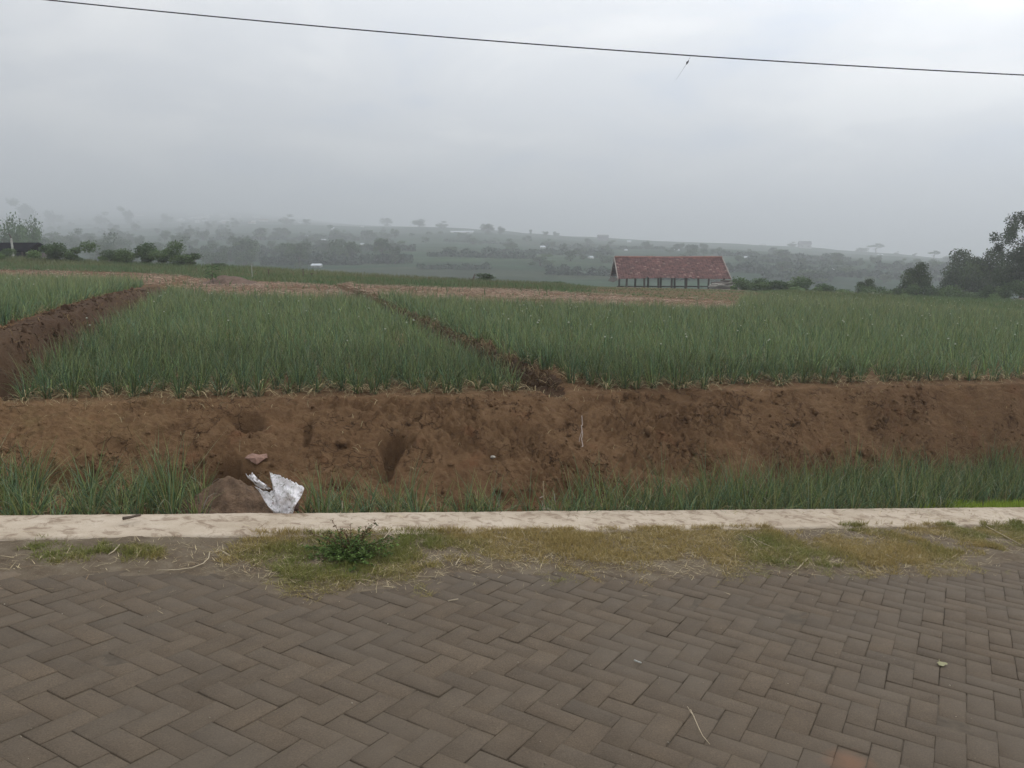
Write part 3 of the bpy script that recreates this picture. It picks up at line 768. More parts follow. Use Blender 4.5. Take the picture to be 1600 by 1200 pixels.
# ---------------------------------------------------------------- trees
def crown_mesh(kind, nleaf, seed, dark=1.0, leaf=.05):
    r = np.random.default_rng(seed)
    if kind == 'round':   lumps = [(r.normal(0, .19), r.normal(0, .19), .48 + r.normal(0, .21), r.uniform(.15, .27)) for _ in range(16)]
    elif kind == 'flat':  lumps = [(r.uniform(-.42, .42), r.normal(0, .2), .80 + r.normal(0, .05), r.uniform(.12, .2)) for _ in range(12)]
    elif kind == 'column': lumps = [(r.normal(0, .12), r.normal(0, .12), r.uniform(.25, .9), r.uniform(.13, .22)) for _ in range(11)]
    elif kind == 'bush':  lumps = [(r.normal(0, .26), r.normal(0, .2), r.uniform(.15, .62), r.uniform(.16, .3)) for _ in range(11)]
    V = []; Cc = []
    per = nleaf // len(lumps)
    for lx, ly, lz, lr in lumps:
        d = r.normal(0, 1, (per, 3)); d /= np.linalg.norm(d, axis=1)[:, None]
        rad = lr * (r.random(per) ** .4) * r.uniform(.75, 1.2, per)
        p = np.array([lx, ly, lz]) + d * rad[:, None] * np.array([1, 1, .8 if kind != 'flat' else .45])
        a = r.normal(0, 1, (per, 3)); a /= np.linalg.norm(a, axis=1)[:, None]
        b = np.cross(a, r.normal(0, 1, (per, 3))); b /= np.linalg.norm(b, axis=1)[:, None]
        s = leaf * r.uniform(.5, 1.2, per)[:, None]
        q = np.stack([p - a * s, p + b * s * .45, p + a * s, p - b * s * .45], 1); V.append(q.reshape(-1, 3))
        lump = r.uniform(.7, 1.3); tint = r.random()
        base = (np.array([.05, .085, .032]) * (1 - tint) + np.array([.075, .115, .035]) * tint) * lump * dark
        Cc.append(np.repeat(base[None] * r.uniform(.75, 1.3, (per, 1)), 4, 0))
    V = np.concatenate(V); V[:, 2] = np.maximum(V[:, 2], .0); n = len(V) // 4
    return new_mesh('crown', V, np.arange(n * 4).reshape(-1, 4), np.concatenate(Cc))
def trunk_mesh(kind, seed):
    r = random.Random(seed); m = MB()
    if kind == 'bush':
        for k in range(5):
            a = k * 1.26 + r.random(); m.tube([(0, 0, -.05), (.1 * math.cos(a), .1 * math.sin(a), .25), (.2 * math.cos(a), .2 * math.sin(a), .5)], [.02, .014, .006], 5)
    else:
        hh = .72 if kind != 'flat' else .7
        pts = [(0, 0, -.04), (.015, .01, hh * .35), (-.01, .02, hh * .7), (.02, 0, hh)]
        m.tube(pts, [.035, .027, .018, .008], 7)
        for k in range(6):
            a = k * 1.05 + r.random() * .6; z0 = hh * r.uniform(.4, .75); l = r.uniform(.18, .34)
            m.tube([(0, 0, z0), (l * .5 * math.cos(a), l * .5 * math.sin(a), z0 + .1), (l * math.cos(a), l * math.sin(a), z0 + .2)], [.014, .009, .004], 5)
    me = bpy.data.meshes.new('trunk'); me.from_pydata(m.v, [], m.f); me.update(); me.materials.append(M_trunk)
    return me
TP = {}
for kind, nl, lf in (('round', 2200, .045), ('flat', 1500, .04), ('column', 1500, .045), ('bush', 1800, .055)):
    TP[kind] = []
    for k in range(3):
        cm = crown_mesh(kind, nl, 11 * k + len(kind), 1.0, lf); cm.materials.append(M_crown)
        TP[kind].append((cm, trunk_mesh(kind, k)))
FINE = crown_mesh('round', 9000, 91, 1.0, .022)
FINE2 = crown_mesh('round', 2600, 93, 1.7, .04); FINE2.materials.append(M_crown); FINE.materials.append(M_crown)
FDARK = crown_mesh('round', 11000, 95, .72, .026); FDARK.materials.append(M_crown)
FBUSH = crown_mesh('bush', 5200, 92, 1.5, .045); FBUSH.materials.append(M_crown)
cnt = [0]
def plant(kind, px, row_base, wpx, hpx, Y, label, cat='tree', name='tree', group=None, fine=None, onrow=False):
    """stand a tree on the ground at distance Y; hpx, wpx its apparent size"""
    g = at(px, row_base, Y); x = g.x; z = min(g.z, float(zfar(np.array([x]), np.array([float(Y)]))[0])) if onrow else float(znear(np.array([x]), np.array([float(Y)]), False)[0])
    s = Y / F * 1.0
    H = hpx * s + max(0, g.z - z) ; W = wpx * s
    k = cnt[0] % 3; cnt[0] += 1
    o = empty(name, (x, Y, z - .02 * H), random.uniform(0, 6.28) if kind != 'flat' else 0)
    cm, tm = TP[kind][k]
    if fine is not None: cm = fine
    wn = {'round': .85, 'flat': 1.05, 'column': .6, 'bush': .95}[kind]
    o.scale = (W / wn, W / wn, H / (.78 if kind == 'bush' else .92))
    tag(o, label, cat, group)
    link('crown', cm, None, parent=o); link('trunk' if kind != 'bush' else 'stems', tm, None, parent=o)
    return o
# bushes and trees on the lip at the left
plant('bush', 90, 407, 48, 28, 44, 'bright green leafy bush at the right end of the dark-roofed shed', 'bush', 'bush', fine=FBUSH)
plant('bush', 2, 405, 28, 16, 43, 'small green bush in front of the dark-roofed shed at the left edge', 'bush', 'bush', fine=FBUSH)
plant('bush', 184, 413, 40, 22, 45, 'low dark green bush, leftmost of the three on the grassy lip', 'bush', 'bush', fine=FBUSH)
plant('bush', 234, 413, 44, 34, 45, 'tallest green bush, middle one of the three on the grassy lip', 'bush', 'bush', fine=FBUSH)
plant('bush', 284, 415, 50, 22, 45, 'low spreading green bush, rightmost of the three on the grassy lip', 'bush', 'bush', fine=FBUSH)
plant('bush', 114, 405, 22, 10, 44, 'tiny dark shrub just right of the bright bush by the shed', 'bush', 'bush')
plant('bush', 345, 418, 22, 7, 45, 'very small shrub on the field edge behind the leafy sapling', 'bush', 'bush')
plant('round', 18, 400, 46, 54, 120, 'drooping leafy tree rising behind the dark shed roof, nearest the left edge', fine=FINE2)
plant('round', 50, 400, 36, 52, 125, 'hazy grey-green tree behind the right half of the dark shed roof', fine=FINE2)
plant('bush', 756, 443, 36, 15, 44, 'small dark shrub by the leaning stump on the far field edge', 'bush', 'bush')
plant('bush', 706, 440, 14, 6, 45, 'tiny dark tuft left of the leaning stump', 'bush', 'bush')
plant('bush', 862, 448, 30, 7, 45, 'flat low shrub on the field edge left of the open hut', 'bush', 'bush')
# leafy sapling on the heap
def sapling():
    p = at(333, 437, 30.2); z = gzf(p.x, 30.2) + .10; o = empty('sapling', (p.x, 30.2, z)); o.scale = (1.15, 1.15, 1.15); tag(o, 'single leafy sapling on the brown soil heap at the end of the ridge', 'sapling')
    m = MB(); m.tube([(0, 0, -.05), (-.02, 0, .3), (.0, 0, .62)], [.015, .01, .006], 5); m.tube([(-.01, 0, .3), (.2, 0, .42)], [.008, .004], 4); m.tube([(-.01, 0, .2), (-.22, 0, .4)], [.008, .004], 4)
    m.build('stem', M_trunk, o)
    n = 90; az = rng.uniform(0, 6.28, n); base = np.stack([rng.normal(0, .13, n), rng.normal(0, .1, n), rng.uniform(.1, .55, n)], -1)
    col = np.array([.06, .12, .025]) * rng.uniform(.4, 1.6, (n, 1))
    r = ribbons(base, az, rng.uniform(-.02, .06, n), rng.uniform(.06, .16, n), rng.uniform(0, .04, n), rng.uniform(.05, .09, n), 3, col, droop=.05)
    me = new_mesh('leaves', r[0], r[1], r[2]); link('leaves', me, M_crown, o)
sapling()
def heap():
    px_, Y_ = 360, 31.0; x0 = at(px_, 440, Y_).x; z0_ = gzf(x0, Y_)
    gx_, gy_ = np.meshgrid(np.linspace(-1.7, 1.4, 70), np.linspace(-.9, .9, 40)); zz_ = gz(gx_ + x0, gy_ + Y_) - z0_ + .42 * np.exp(-((gx_ / .85) ** 2 + (gy_ / .5) ** 2)) + .10 * fbm(gx_, gy_, 2.2, 4) * np.exp(-((gx_ / 1.2) ** 2 + (gy_ / .7) ** 2)) - .04
    o = link('soil_heap', new_mesh('soil_heap', np.stack([gx_, gy_, zz_], -1).reshape(-1, 3), grid_faces(40, 70), smooth=True), m_simple('heap_earth', (.150, .098, .072), .95, .4, 5, .02, 30), loc=(x0, Y_, z0_)); tag(o, 'low brown soil heap beside the leafy sapling at the far end of the ridge', 'heap')
heap()
# leaning stump
p = at(736, 446, 43); o = empty('leaning_stump', (p.x, 43, p.z)); tag(o, 'thin dark leaning stump with broken twigs on the far field edge', 'stump')
m = MB(); m.tube([(-.25, 0, -.3), (0, 0, .1), (.1, 0, .32), (.22, 0, .62)], [.07, .06, .05, .02], 6); m.build('trunk', M_trunk, o)
m = MB(); m.tube([(.05, 0, .2), (-.12, 0, .42)], [.03, .01], 5); m.tube([(.12, 0, .38), (.3, .05, .42)], [.02, .008], 5); m.build('branch', M_trunk, o)
# stakes
M_paint = m_simple('pale_stake', (.42, .42, .38), .7, .15, 6)
def stake(px, r0, r1, Y, rad, mat, label, lean=0):
    a = at(px, r1, Y); b = at(px, r0, Y); z = gzf(a.x, Y)
    o = empty('stake', (a.x, Y, z)); tag(o, label, 'stake', 'stakes at the end of the field')
    m = MB(); H = b.z - z; m.tube([(0, 0, -.1), (lean * .5, 0, H * .55), (lean, 0, H)], [rad, rad * .9, rad * .7], 6); m.build('pole', mat, o)
    m = MB(); m.tube([(lean - rad * 1.6, 0, H * .93), (lean + rad * 1.6, 0, H * .95)], rad * .5, 5); m.build('tie', M_trunk, o)
stake(394, 412, 432, 37, .018, M_paint, 'slim pale stake standing on the field edge right of the sapling')
stake(420, 421, 434, 38, .03, M_trunk, 'short dark stake, first one right of the pale stake')
stake(474, 420, 434, 38, .025, M_trunk, 'short dark stake, second one right of the pale stake')
stake(486, 427, 436, 38, .04, M_trunk, 'stubby bent dark stake, farthest right of the dark stakes', .05)
# hedge right of the hut
for i, (px, rb, w_, h_, Y, kd, lab) in enumerate([
    (1166, 454, 30, 18, 52, 'bush', 'dark hazy bush just right of the pole stack beside the hut'),
    (1196, 459, 44, 24, 50, 'bush', 'dense dark bush, second in the hedge right of the hut'),
    (1235, 461, 54, 26, 50, 'bush', 'broad dark bush, widest one in the hedge right of the hut'),
    (1284, 463, 44, 20, 50, 'bush', 'brownish green low bush in the middle of the hedge'),
    (1320, 466, 44, 15, 51, 'bush', 'low hazy bush left of the pale shrub in the hedge'),
    (1354, 468, 34, 28, 52, 'round', 'small round-topped tree behind the pale shrub'),
    (1384, 468, 36, 20, 51, 'bush', 'low dark bush just right of the pale shrub'),
    (1412, 470, 30, 24, 51, 'bush', 'dark bush at the left foot of the tall dark tree'),
    (1432, 470, 46, 52, 53, 'round', 'tall dark rounded tree standing above the right hedge'),
    (1466, 472, 50, 26, 52, 'bush', 'hazy bush at the right foot of the tall dark tree'),
    (1500, 478, 74, 76, 66, 'round', 'large hazy tree, left one of the pair at the right field corner'),
    (1542, 482, 78, 82, 62, 'round', 'large hazy tree, right one of the pair at the right field corner'),
    (1560, 482, 40, 42, 50, 'bush', 'dark scrub beside the small field shelter'),
    (1520, 482, 56, 30, 52, 'bush', 'grey-green scrub in front of the pair of large hazy trees'),
    (1592, 480, 80, 84, 56, 'round', 'dark tree behind the small field shelter')]):
    plant(kd, px, rb, w_, h_, Y, lab, 'bush' if kd == 'bush' else 'tree', 'bush' if kd == 'bush' else 'tree', 'hedge at the right field edge', fine=(FBUSH if kd == 'bush' else FDARK))
# large tree cut by the right edge
def big_tree():
    Y = 50; b = at(1622, 500, Y); z = gzf(b.x, Y) if b.x / Y < .9 else b.z
    o = empty('large_tree', (b.x, Y, z)); tag(o, 'large dark leafy tree cut by the right edge of the view, rising above the haze', 'tree')
    top = at(1618, 322, Y).z - z
    m = MB(); m.tube([(0, 0, -.2), (.1, 0, top * .3), (-.1, 0, top * .55), (0, 0, top * .85)], [.22, .17, .12, .05], 8)
    for k in range(9):
        a = k * .9; zz_ = top * (.42 + .05 * k); l = 1.9 - .08 * k
        m.tube([(0, 0, zz_), (l * .5 * math.cos(a), l * .5 * math.sin(a), zz_ + .35), (l * math.cos(a), l * math.sin(a), zz_ + .55)], [.07, .045, .015], 5)
    m.build('trunk', M_trunk, o)
    r = np.random.default_rng(5); V = []; Cc = []
    for k in range(80):
        a = r.uniform(0, 6.28); rr = r.uniform(.2, 3.0); zc = top * r.uniform(.46, .97); rr *= math.sqrt(max(.1, 1 - ((zc / top - .72) / .30) ** 2))
        c = np.array([rr * math.cos(a), rr * math.sin(a), zc]); n = 260; d = r.normal(0, 1, (n, 3)); d /= np.linalg.norm(d, axis=1)[:, None]
        p = c + d * (r.random(n) ** .5 * r.uniform(.3, .55))[:, None]
        a_ = r.normal(0, 1, (n, 3)); a_ /= np.linalg.norm(a_, axis=1)[:, None]; b_ = np.cross(a_, r.normal(0, 1, (n, 3))); b_ /= np.linalg.norm(b_, axis=1)[:, None]
        s = .075 * r.uniform(.5, 1.2, n)[:, None]; V.append(np.stack([p - a_ * s, p + b_ * s * .5, p + a_ * s, p - b_ * s * .5], 1).reshape(-1, 3))
        Cc.append(np.repeat(np.array([.045, .07, .03]) * r.uniform(.6, 1.4) * r.uniform(.8, 1.2, (n, 1)), 4, 0))
    V = np.concatenate(V); link('crown', new_mesh('crown', V, np.arange(len(V)).reshape(-1, 4), np.concatenate(Cc)), M_crown, o)
big_tree()
# pale shrub
o = plant('bush', 1361, 464, 10, 9, 49, 'small pale flowering shrub in front of the right hedge', 'bush', 'pale_shrub')
pm = crown_mesh('bush', 500, 5, 1, .08); pm.materials.append(m_simple('pale_bloom', (.34, .36, .27), .8)); o.children[0].data = pm
# ---------------------------------------------------------------- distant trees
def Yforrow(px, row, lo=120, hi=1900):
    """first distance at which the slope is seen at this image row"""
    Ys = np.linspace(lo, hi, 400); ux = (px - 800) / F / 1.01
    z = zfar(ux * Ys, Ys); want = CZ + Ys * tz(row); d = z - want
    i = np.argmax(d > 0)
    return float(Ys[i]) if d[i] > 0 else float(Ys[np.argmax((d / Ys)[Ys < 900])])
mid = [('flat', 468, 414, 46, 34, 'broad umbrella-shaped hazy tree on the slope left of centre'),
       ('column', 597, 408, 22, 32, 'taller of two narrow hazy trees standing close together on the slope'),
       ('column', 618, 414, 18, 28, 'lower right of two narrow hazy trees on the slope'),
       ('round', 605, 353, 24, 15, 'rounded faint tree on the skyline left of centre'),
       ('round', 655, 353, 34, 12, 'low wide faint tree on the skyline left of the long white shed'),
       ('round', 690, 357, 24, 11, 'low faint tree on the skyline just left of the long white shed'),
       ('round', 763, 366, 19, 17, 'domed faint tree on the skyline right of the long white shed'),
       ('round', 783, 367, 14, 13, 'smaller domed tree right of the domed skyline tree'),
       ('column', 829, 368, 5, 9, 'tiny slim tree on the ridge line near the centre'),
       ('round', 853, 369, 14, 9, 'low skyline tree left of a smaller one near the centre ridge'),
       ('round', 869, 370, 10, 8, 'small skyline tree left of the dark ridge house'),
       ('round', 1237, 386, 18, 8, 'faint low tree left of the pitched-roof ridge house'),
       ('round', 1345, 396, 24, 11, 'faint grey tree left of the bushy ridge tree at the right'),
       ('flat', 1368, 397, 28, 15, 'bushy ridge tree with a ragged top at the right'),
       ('round', 1400, 399, 10, 6, 'small round ridge tree between the ragged one and the acacia'),
       ('column', 1428, 402, 5, 6, 'tiny post-like tree on the right ridge'),
       ('flat', 1459, 406, 20, 13, 'flat-topped acacia-like tree on the right ridge line'),
       ('round', 1482, 409, 26, 12, 'faint low tree right of the flat-topped ridge tree'),
       ('column', 38 + 0, 330, 30, 16, 'very faint pointed tree clump high in the haze at the far left'),
       ('round', 85, 352, 26, 22, 'hazy grey tree above the far left bushes'),
       ('round', 158, 352, 28, 20, 'hazy rounded tree in the valley left of the pointed one'),
       ('column', 200, 352, 16, 26, 'pointed hazy tree in the left valley'),
       ('round', 262, 350, 24, 18, 'darker hazy tree standing above the white town roofs'),
       ('round', 448, 352, 30, 16, 'low hazy tree at the right end of the far town'),
       ('round', 478, 352, 16, 12, 'small hazy tree right of the far town')]
for kd, px, rb, w_, h_, lab in mid:
    if kd == 'round' and w_ > h_ * 1.25: w_ = w_ * .72; h_ = h_ * .85
    Y = Yforrow(px, rb)
    plant(kd, px, rb, w_, h_, Y, lab, onrow=True)
def vlab(px, row):
    a = 'behind the dark-roofed shed' if px < 110 else 'above the three lip bushes' if px < 310 else 'behind the pale stake' if px < 430 else 'left of the two narrow trees'
    b = 'faintest and highest' if row < 362 else 'middle band' if row < 392 else 'lowest and darkest'
    return 'hazy tree in the wooded valley ' + a + ', ' + b
def hlab(px, row):
    a = 'left of the two narrow trees' if px < 597 else 'below the long white greenhouse' if px < 780 else 'left of the open hut' if px < 955 else 'behind the open hut roof' if px < 1135 else 'above the hedge near the hut' if px < 1300 else 'left of the large hazy pair'
    return 'small dark hillside tree ' + a + (', high near the ridge' if row < np.interp(px, [400, 700, 900, 1150, 1400, 1600], [370, 376, 390, 402, 416, 432]) else ', low on the slope')
for i in range(230):
    px = random.uniform(-60, 620); row = random.uniform(346, 424)
    if px > 380 and row < 368: continue
    if random.random() < .35 * (px > 420): continue
    Y = Yforrow(px, row); hpx = random.uniform(3.2, 7.5) * F / Y * random.uniform(.6, 1)
    plant(random.choice(['round', 'round', 'column', 'bush']), px, row, hpx * random.uniform(.75, 1.15), hpx, Y,
          vlab(px, row), group='trees: ' + vlab(px, row), onrow=True)
for i in range(120):
    px = random.uniform(420, 1540); base = np.interp(px, [400, 700, 900, 1150, 1400, 1600], [356, 362, 376, 390, 404, 420])
    row = base + abs(random.gauss(0, 1)) * 22 + 3
    if row > 448: continue
    Y = Yforrow(px, row); hpx = random.uniform(1.2, 3.6) * F / Y
    plant(random.choice(['round', 'bush', 'bush', 'column']), px, row, hpx * random.uniform(.9, 1.7), hpx, Y,
          hlab(px, row), group='trees: ' + hlab(px, row), onrow=True)
# hedge lines across the hillside
def hedges():
    V = []; Cc = []; r = np.random.default_rng(77)
    for k in range(28):
        px0 = r.uniform(-100, 1500); ln = r.uniform(60, 260); row0 = np.interp(px0, [0, 400, 700, 1150, 1500], [372, 372, 378, 400, 418]) + r.uniform(0, 46); sl = r.uniform(-.02, .05)
        hgt = r.uniform(.8, 1.9); n = int(ln * 7)
        pp = px0 + r.random(n) * ln; rr = row0 + (pp - px0) * sl
        Ym = Yforrow(px0 + ln / 2, row0 + ln / 2 * sl)
        if Ym > 600: continue
        Y = np.full(n, Ym) + r.normal(0, 1.2, n); x = (pp - 800) / F * Y * 1.01; z = zfar(x, Y)
        p = np.stack([x, Y, z + r.random(n) * hgt * (.5 + vnoise(pp * .1, Y * 0))], -1)
        a = r.normal(0, 1, (n, 3)); a /= np.linalg.norm(a, axis=1)[:, None]; b = np.cross(a, r.normal(0, 1, (n, 3))); b /= np.linalg.norm(b, axis=1)[:, None]
        s = r.uniform(.3, .9, n)[:, None]
        V.append(np.stack([p - a * s, p + b * s * .5, p + a * s, p - b * s * .5], 1).reshape(-1, 3)); Cc.append(np.repeat(np.array([[.035, .06, .03]]) * r.uniform(.6, 1.5, (n, 1)), 4, 0))
    V = np.concatenate(V); tag(link('hedgerows', new_mesh('hedgerows', V, np.arange(len(V)).reshape(-1, 4), np.concatenate(Cc)), M_crown), kind='stuff')
hedges()
# ---------------------------------------------------------------- distant houses
M_white = m_simple('white_wall', (.72, .72, .70), .7, .08, 1); M_tin = m_simple('tin_roof', (.62, .65, .68), .5, .1, 1)
M_grroof = m_simple('grey_roof', (.16, .15, .15), .8, .2, 1); M_tile2 = m_simple('clay_roof', (.25, .13, .09), .8, .2, 1)
def house(px, row, wpx, hpx, label, wall=M_white, roof=M_tin, name='house', cat='house', group=None, rh=.45):
    Y = Yforrow(px, row); g = at(px, row, Y); g.z = min(g.z, float(zfar(np.array([g.x]), np.array([float(Y)]))[0])); s = Y / F; W = wpx * s; H = max(hpx * s, .8); D = max(3.0, W * .6)
    o = empty(name, (g.x, Y, g.z - .3), random.uniform(-.25, .25)); tag(o, label, cat, group)
    wh = H * (1 - rh) + .3
    m = MB(); m.box(0, 0, wh / 2, W * .92, D * .9, wh); wl_ = m.build('wall', wall, o)
    m = MB(); z0 = wh + .003; z1 = H + .3
    v = [(-W / 2, -D / 2, z0), (W / 2, -D / 2, z0), (W / 2, D / 2, z0), (-W / 2, D / 2, z0), (-W / 2, 0, z1), (W / 2, 0, z1)]
    m.add(v, [(0, 1, 5, 4), (2, 3, 4, 5), (0, 4, 3), (1, 2, 5), (0, 3, 2, 1)]); m.build('roof', roof, o)
    if W > 2:
        for sx in (-.25, .25):
            m = MB(); m.box(sx * W, -D * .45 - .02, wh * .55, W * .14, .04, wh * .35); m.build('window', M_grroof, wl_)
house(722, 364, 36, 3.2, 'long low white greenhouse shed on the skyline left of centre', name='greenhouse', cat='greenhouse', rh=.5)
house(942, 376, 17, 9, 'dark flat-roofed house standing on the ridge above the hut', M_grroof, M_grroof, rh=.25)
house(1257, 388, 19, 11, 'grey house with pitched dark roof on the right ridge', m_simple('grey_wall', (.38, .38, .37), .8), M_grroof)
house(495, 418, 15, 6, 'grey low farm shed on the slope below the umbrella-shaped tree', m_simple('shed_wall', (.3, .3, .28), .8), M_tin)
for px, row, w_, h_, lab in [
    (506, 376, 6, 2.2, 'tiny bright white roof right of the umbrella-shaped tree'), (567, 383, 7, 2.4, 'tiny white shed on the slope above the two narrow trees'),
    (566, 355, 5, 2, 'tiny white roof on the skyline left of the rounded tree'), (641, 348, 3, 3, 'tiny white house front on the skyline left of the white greenhouse'),
    (520, 359, 5, 4, 'tiny pale house just under the skyline left of centre'), (480, 370, 5, 2.2, 'tiny pale roof above the umbrella-shaped tree'),
    (449, 399, 4, 2.2, 'tiny pale hut touching the left of the umbrella-shaped tree'), (848, 388, 8, 4, 'larger of two white huts on the mid slope near the centre'),
    (850, 396, 5, 2.2, 'smaller of two white huts on the mid slope near the centre'), (923, 404, 6, 4, 'white hut on the slope just left of the open hut roof'),
    (983, 379, 6, 3.2, 'white house on the ridge above the left end of the hut roof'), (978, 392, 3, 2.2, 'tiny pale dot of a house between the ridge and the hut roof'),
    (1057, 392, 7, 2.4, 'pale low shed on the slope above the middle of the hut roof'), (1165, 404, 5, 2, 'tiny pale shed right of the hut roof end'),
    (1192, 383, 10, 3, 'wide white building on the skyline right of the hut'), (1212, 418, 11, 3, 'bright white roof on the slope above the right hedge'),
    (1300, 424, 7, 1.8, 'faint pale roof right of the bright white roof on the slope'), (1375, 399, 8, 2, 'small white roof under the ragged ridge tree'),
    (1476, 431, 9, 1.8, 'thin pale roof left of the pair of large hazy trees'), (1570, 416, 10, 2, 'pale roof seen just left of the large right edge tree')]:
    house(px, row, w_, h_, lab)
for k in range(34):
    px = random.choice([random.uniform(265, 400), random.uniform(265, 400), random.uniform(0, 470)]); row = random.uniform(334, 350) if px > 200 else random.uniform(340, 366)
    house(px, row, random.uniform(4, 13), random.uniform(2, 4), 'faint pale house in the hazy town at the far left', group='houses of the far town', roof=random.choice([M_tin, M_tin, M_white, M_tile2]))
# ---------------------------------------------------------------- open hut with tiled roof
def m_tile():
    m, t, b, v = pmat('clay_tile', .85, .2); c = attr(t)
    c = mixc(t, 1.0, c, ramp(t, noise(t, v, 3, 5, .65), [(.3, (.65, .66, .68)), (.7, (1.25, 1.2, 1.18))]), 'MULTIPLY'); t.links.new(c, b.inputs['Base Color']); return m
M_wood = m_simple('grey_wood', (.115, .095, .078), .9, .3, 5, .01, 30); M_board = m_simple('pale_board', (.36, .30, .26), .85, .2, 4)
def hut():
    Y0 = 60.0; cl = at(966, 403, Y0); cr = at(1122, 404, Y0)
    L_ = cr.x - cl.x; zr = cl.z; cx = (cl.x + cr.x) / 2; hd = 2.9
    ze = at(1000, 435, Y0 - hd).z; zb = float(znear(np.array([cx]), np.array([Y0]), False)[0])
    o = empty('open_hut', (cx, Y0, zb), math.radians(-1.5)); tag(o, 'open-sided field hut with red clay tile roof on thin wooden posts', 'hut')
    R, E = zr - zb, ze - zb
    # roof: rows of tiles, each a slightly bent lifted slab
    for side in (-1, 1):
        m = MB(); nrow, ncol = 17, 44; tw = (L_ + .5) / ncol
        for i in range(nrow):
            for j in range(ncol):
                if random.random() < .006: continue
                f0, f1 = i / nrow, (i + 1.25) / nrow
                x0 = -L_ / 2 - .25 + j * tw; x1 = x0 + tw * 1.02; lf = .035 + random.uniform(-.008, .02)
                P = lambda x, f, up: (x, side * hd * f, R + (E - R) * f + up + .035 * math.sin(x * .9 + 2))
                k = random.choice([1, 1, 1, .8, 1.15, .62, 1.25]); c = (.165 * k, .083 * k, .072 * k)
                if random.random() < .05: c = (.30, .20, .17)
                xm = (x0 + x1) / 2
                v = [P(x0, f0, .0), P(xm, f0, .03), P(x1, f0, 0), P(x0, f1, lf), P(xm, f1, lf + .035), P(x1, f1, lf), P(x0, f1, lf - .02), P(x1, f1, lf - .02)]
                m.add(v, [(0, 1, 4, 3), (1, 2, 5, 4), (3, 4, 5), (3, 5, 7, 6)], c)
        ro_ = m.build('roof', m_tile() if side < 0 else bpy.data.materials['clay_tile'], o)
        if side < 0: roof_f = ro_
    m = MB(); m.tube([(-L_ / 2 - .25, 0, R + .06), (0, 0, R + .02), (L_ / 2 + .25, 0, R + .05)], .09, 6, (.3, .15, .12)); m.build('ridge_cap', bpy.data.materials['clay_tile'], roof_f)
    for sx in (-1, 1):
        for sy in (-1, 1):
            m = MB(); X_ = sx * (L_ / 2 + .28)
            a, b_ = Vector((X_, 0, R + .04)), Vector((X_, sy * (hd + .05), E + .02))
            m.add([a + Vector((-.025, 0, -.2)), a + Vector((.025, 0, -.2)), a + Vector((.025, 0, .02)), a + Vector((-.025, 0, .02)),
                   b_ + Vector((-.025, 0, -.2)), b_ + Vector((.025, 0, -.2)), b_ + Vector((.025, 0, .02)), b_ + Vector((-.025, 0, .02))],
                  [(0, 1, 2, 3), (4, 7, 6, 5), (0, 4, 5, 1), (1, 5, 6, 2), (2, 6, 7, 3), (3, 7, 4, 0)]); m.build('barge_board', M_board, roof_f)
    xs_ = [at(p, 445, Y0 - hd + .35).x - cx for p in (981, 1008, 1030, 1051, 1074, 1092)] + [L_ / 2 - .1]
    for x in xs_:
        for yy_ in (-hd + .35, hd - .5):
            m = MB(); m.tube([(x, yy_, -.3), (x + random.uniform(-.04, .04), yy_, E * .5), (x, yy_, E + .12)], .075, 6); m.build('post', M_wood, o)
    for yy_ in (-hd + .35, hd - .5):
        m = MB(); m.box(0, yy_, E + .10, L_ + .2, .1, .1); m.build('beam', M_wood, o)
    for x in (-L_ / 2 + .1, -.1, L_ / 2 - .2):
        m = MB(); m.box(x, 0, E + .08, .1, 2 * hd - .4, .1); m.build('tie_beam', M_wood, o)
        m = MB(); m.box(x, 0, (E + R) / 2, .09, .09, R - E - .1); m.build('king_post', M_wood, o)
    m = MB(); m.box(0, hd - .5, E * .45, L_ * .95, .05, .08); m.build('rail', M_wood, o)
    # lean-to eave at the left gable with woven panel
    m = MB(); xl = -L_ / 2 - .15
    m.add([(xl, -hd * .75, E - .05), (xl, hd * .9, E - .02), (xl - .3, hd * .95, E - .35), (xl - .3, -hd * .5, E - .30)], [(0, 1, 2, 3)]); m.add([(xl, -hd * .75, E - .09), (xl, hd * .9, E - .06), (xl - .3, hd * .95, E - .39), (xl - .3, -hd * .5, E - .34)], [(3, 2, 1, 0)]); m.build('side_eave', M_wood, o)
    # gable infill on the far side
    m = MB(); X_ = -L_ / 2 + .12; m.add([(X_, -hd * .8, E + .1), (X_, hd * .8, E + .1), (X_, 0, R - .2), (X_ + .04, -hd * .8, E + .1), (X_ + .04, hd * .8, E + .1), (X_ + .04, 0, R - .2)], [(0, 1, 2), (5, 4, 3), (0, 3, 4, 1), (1, 4, 5, 2), (2, 5, 3, 0)]); m.build('gable_panel', m_simple('woven_panel', (.10, .10, .09), .9, .3, 8), o)
    return o
hut()
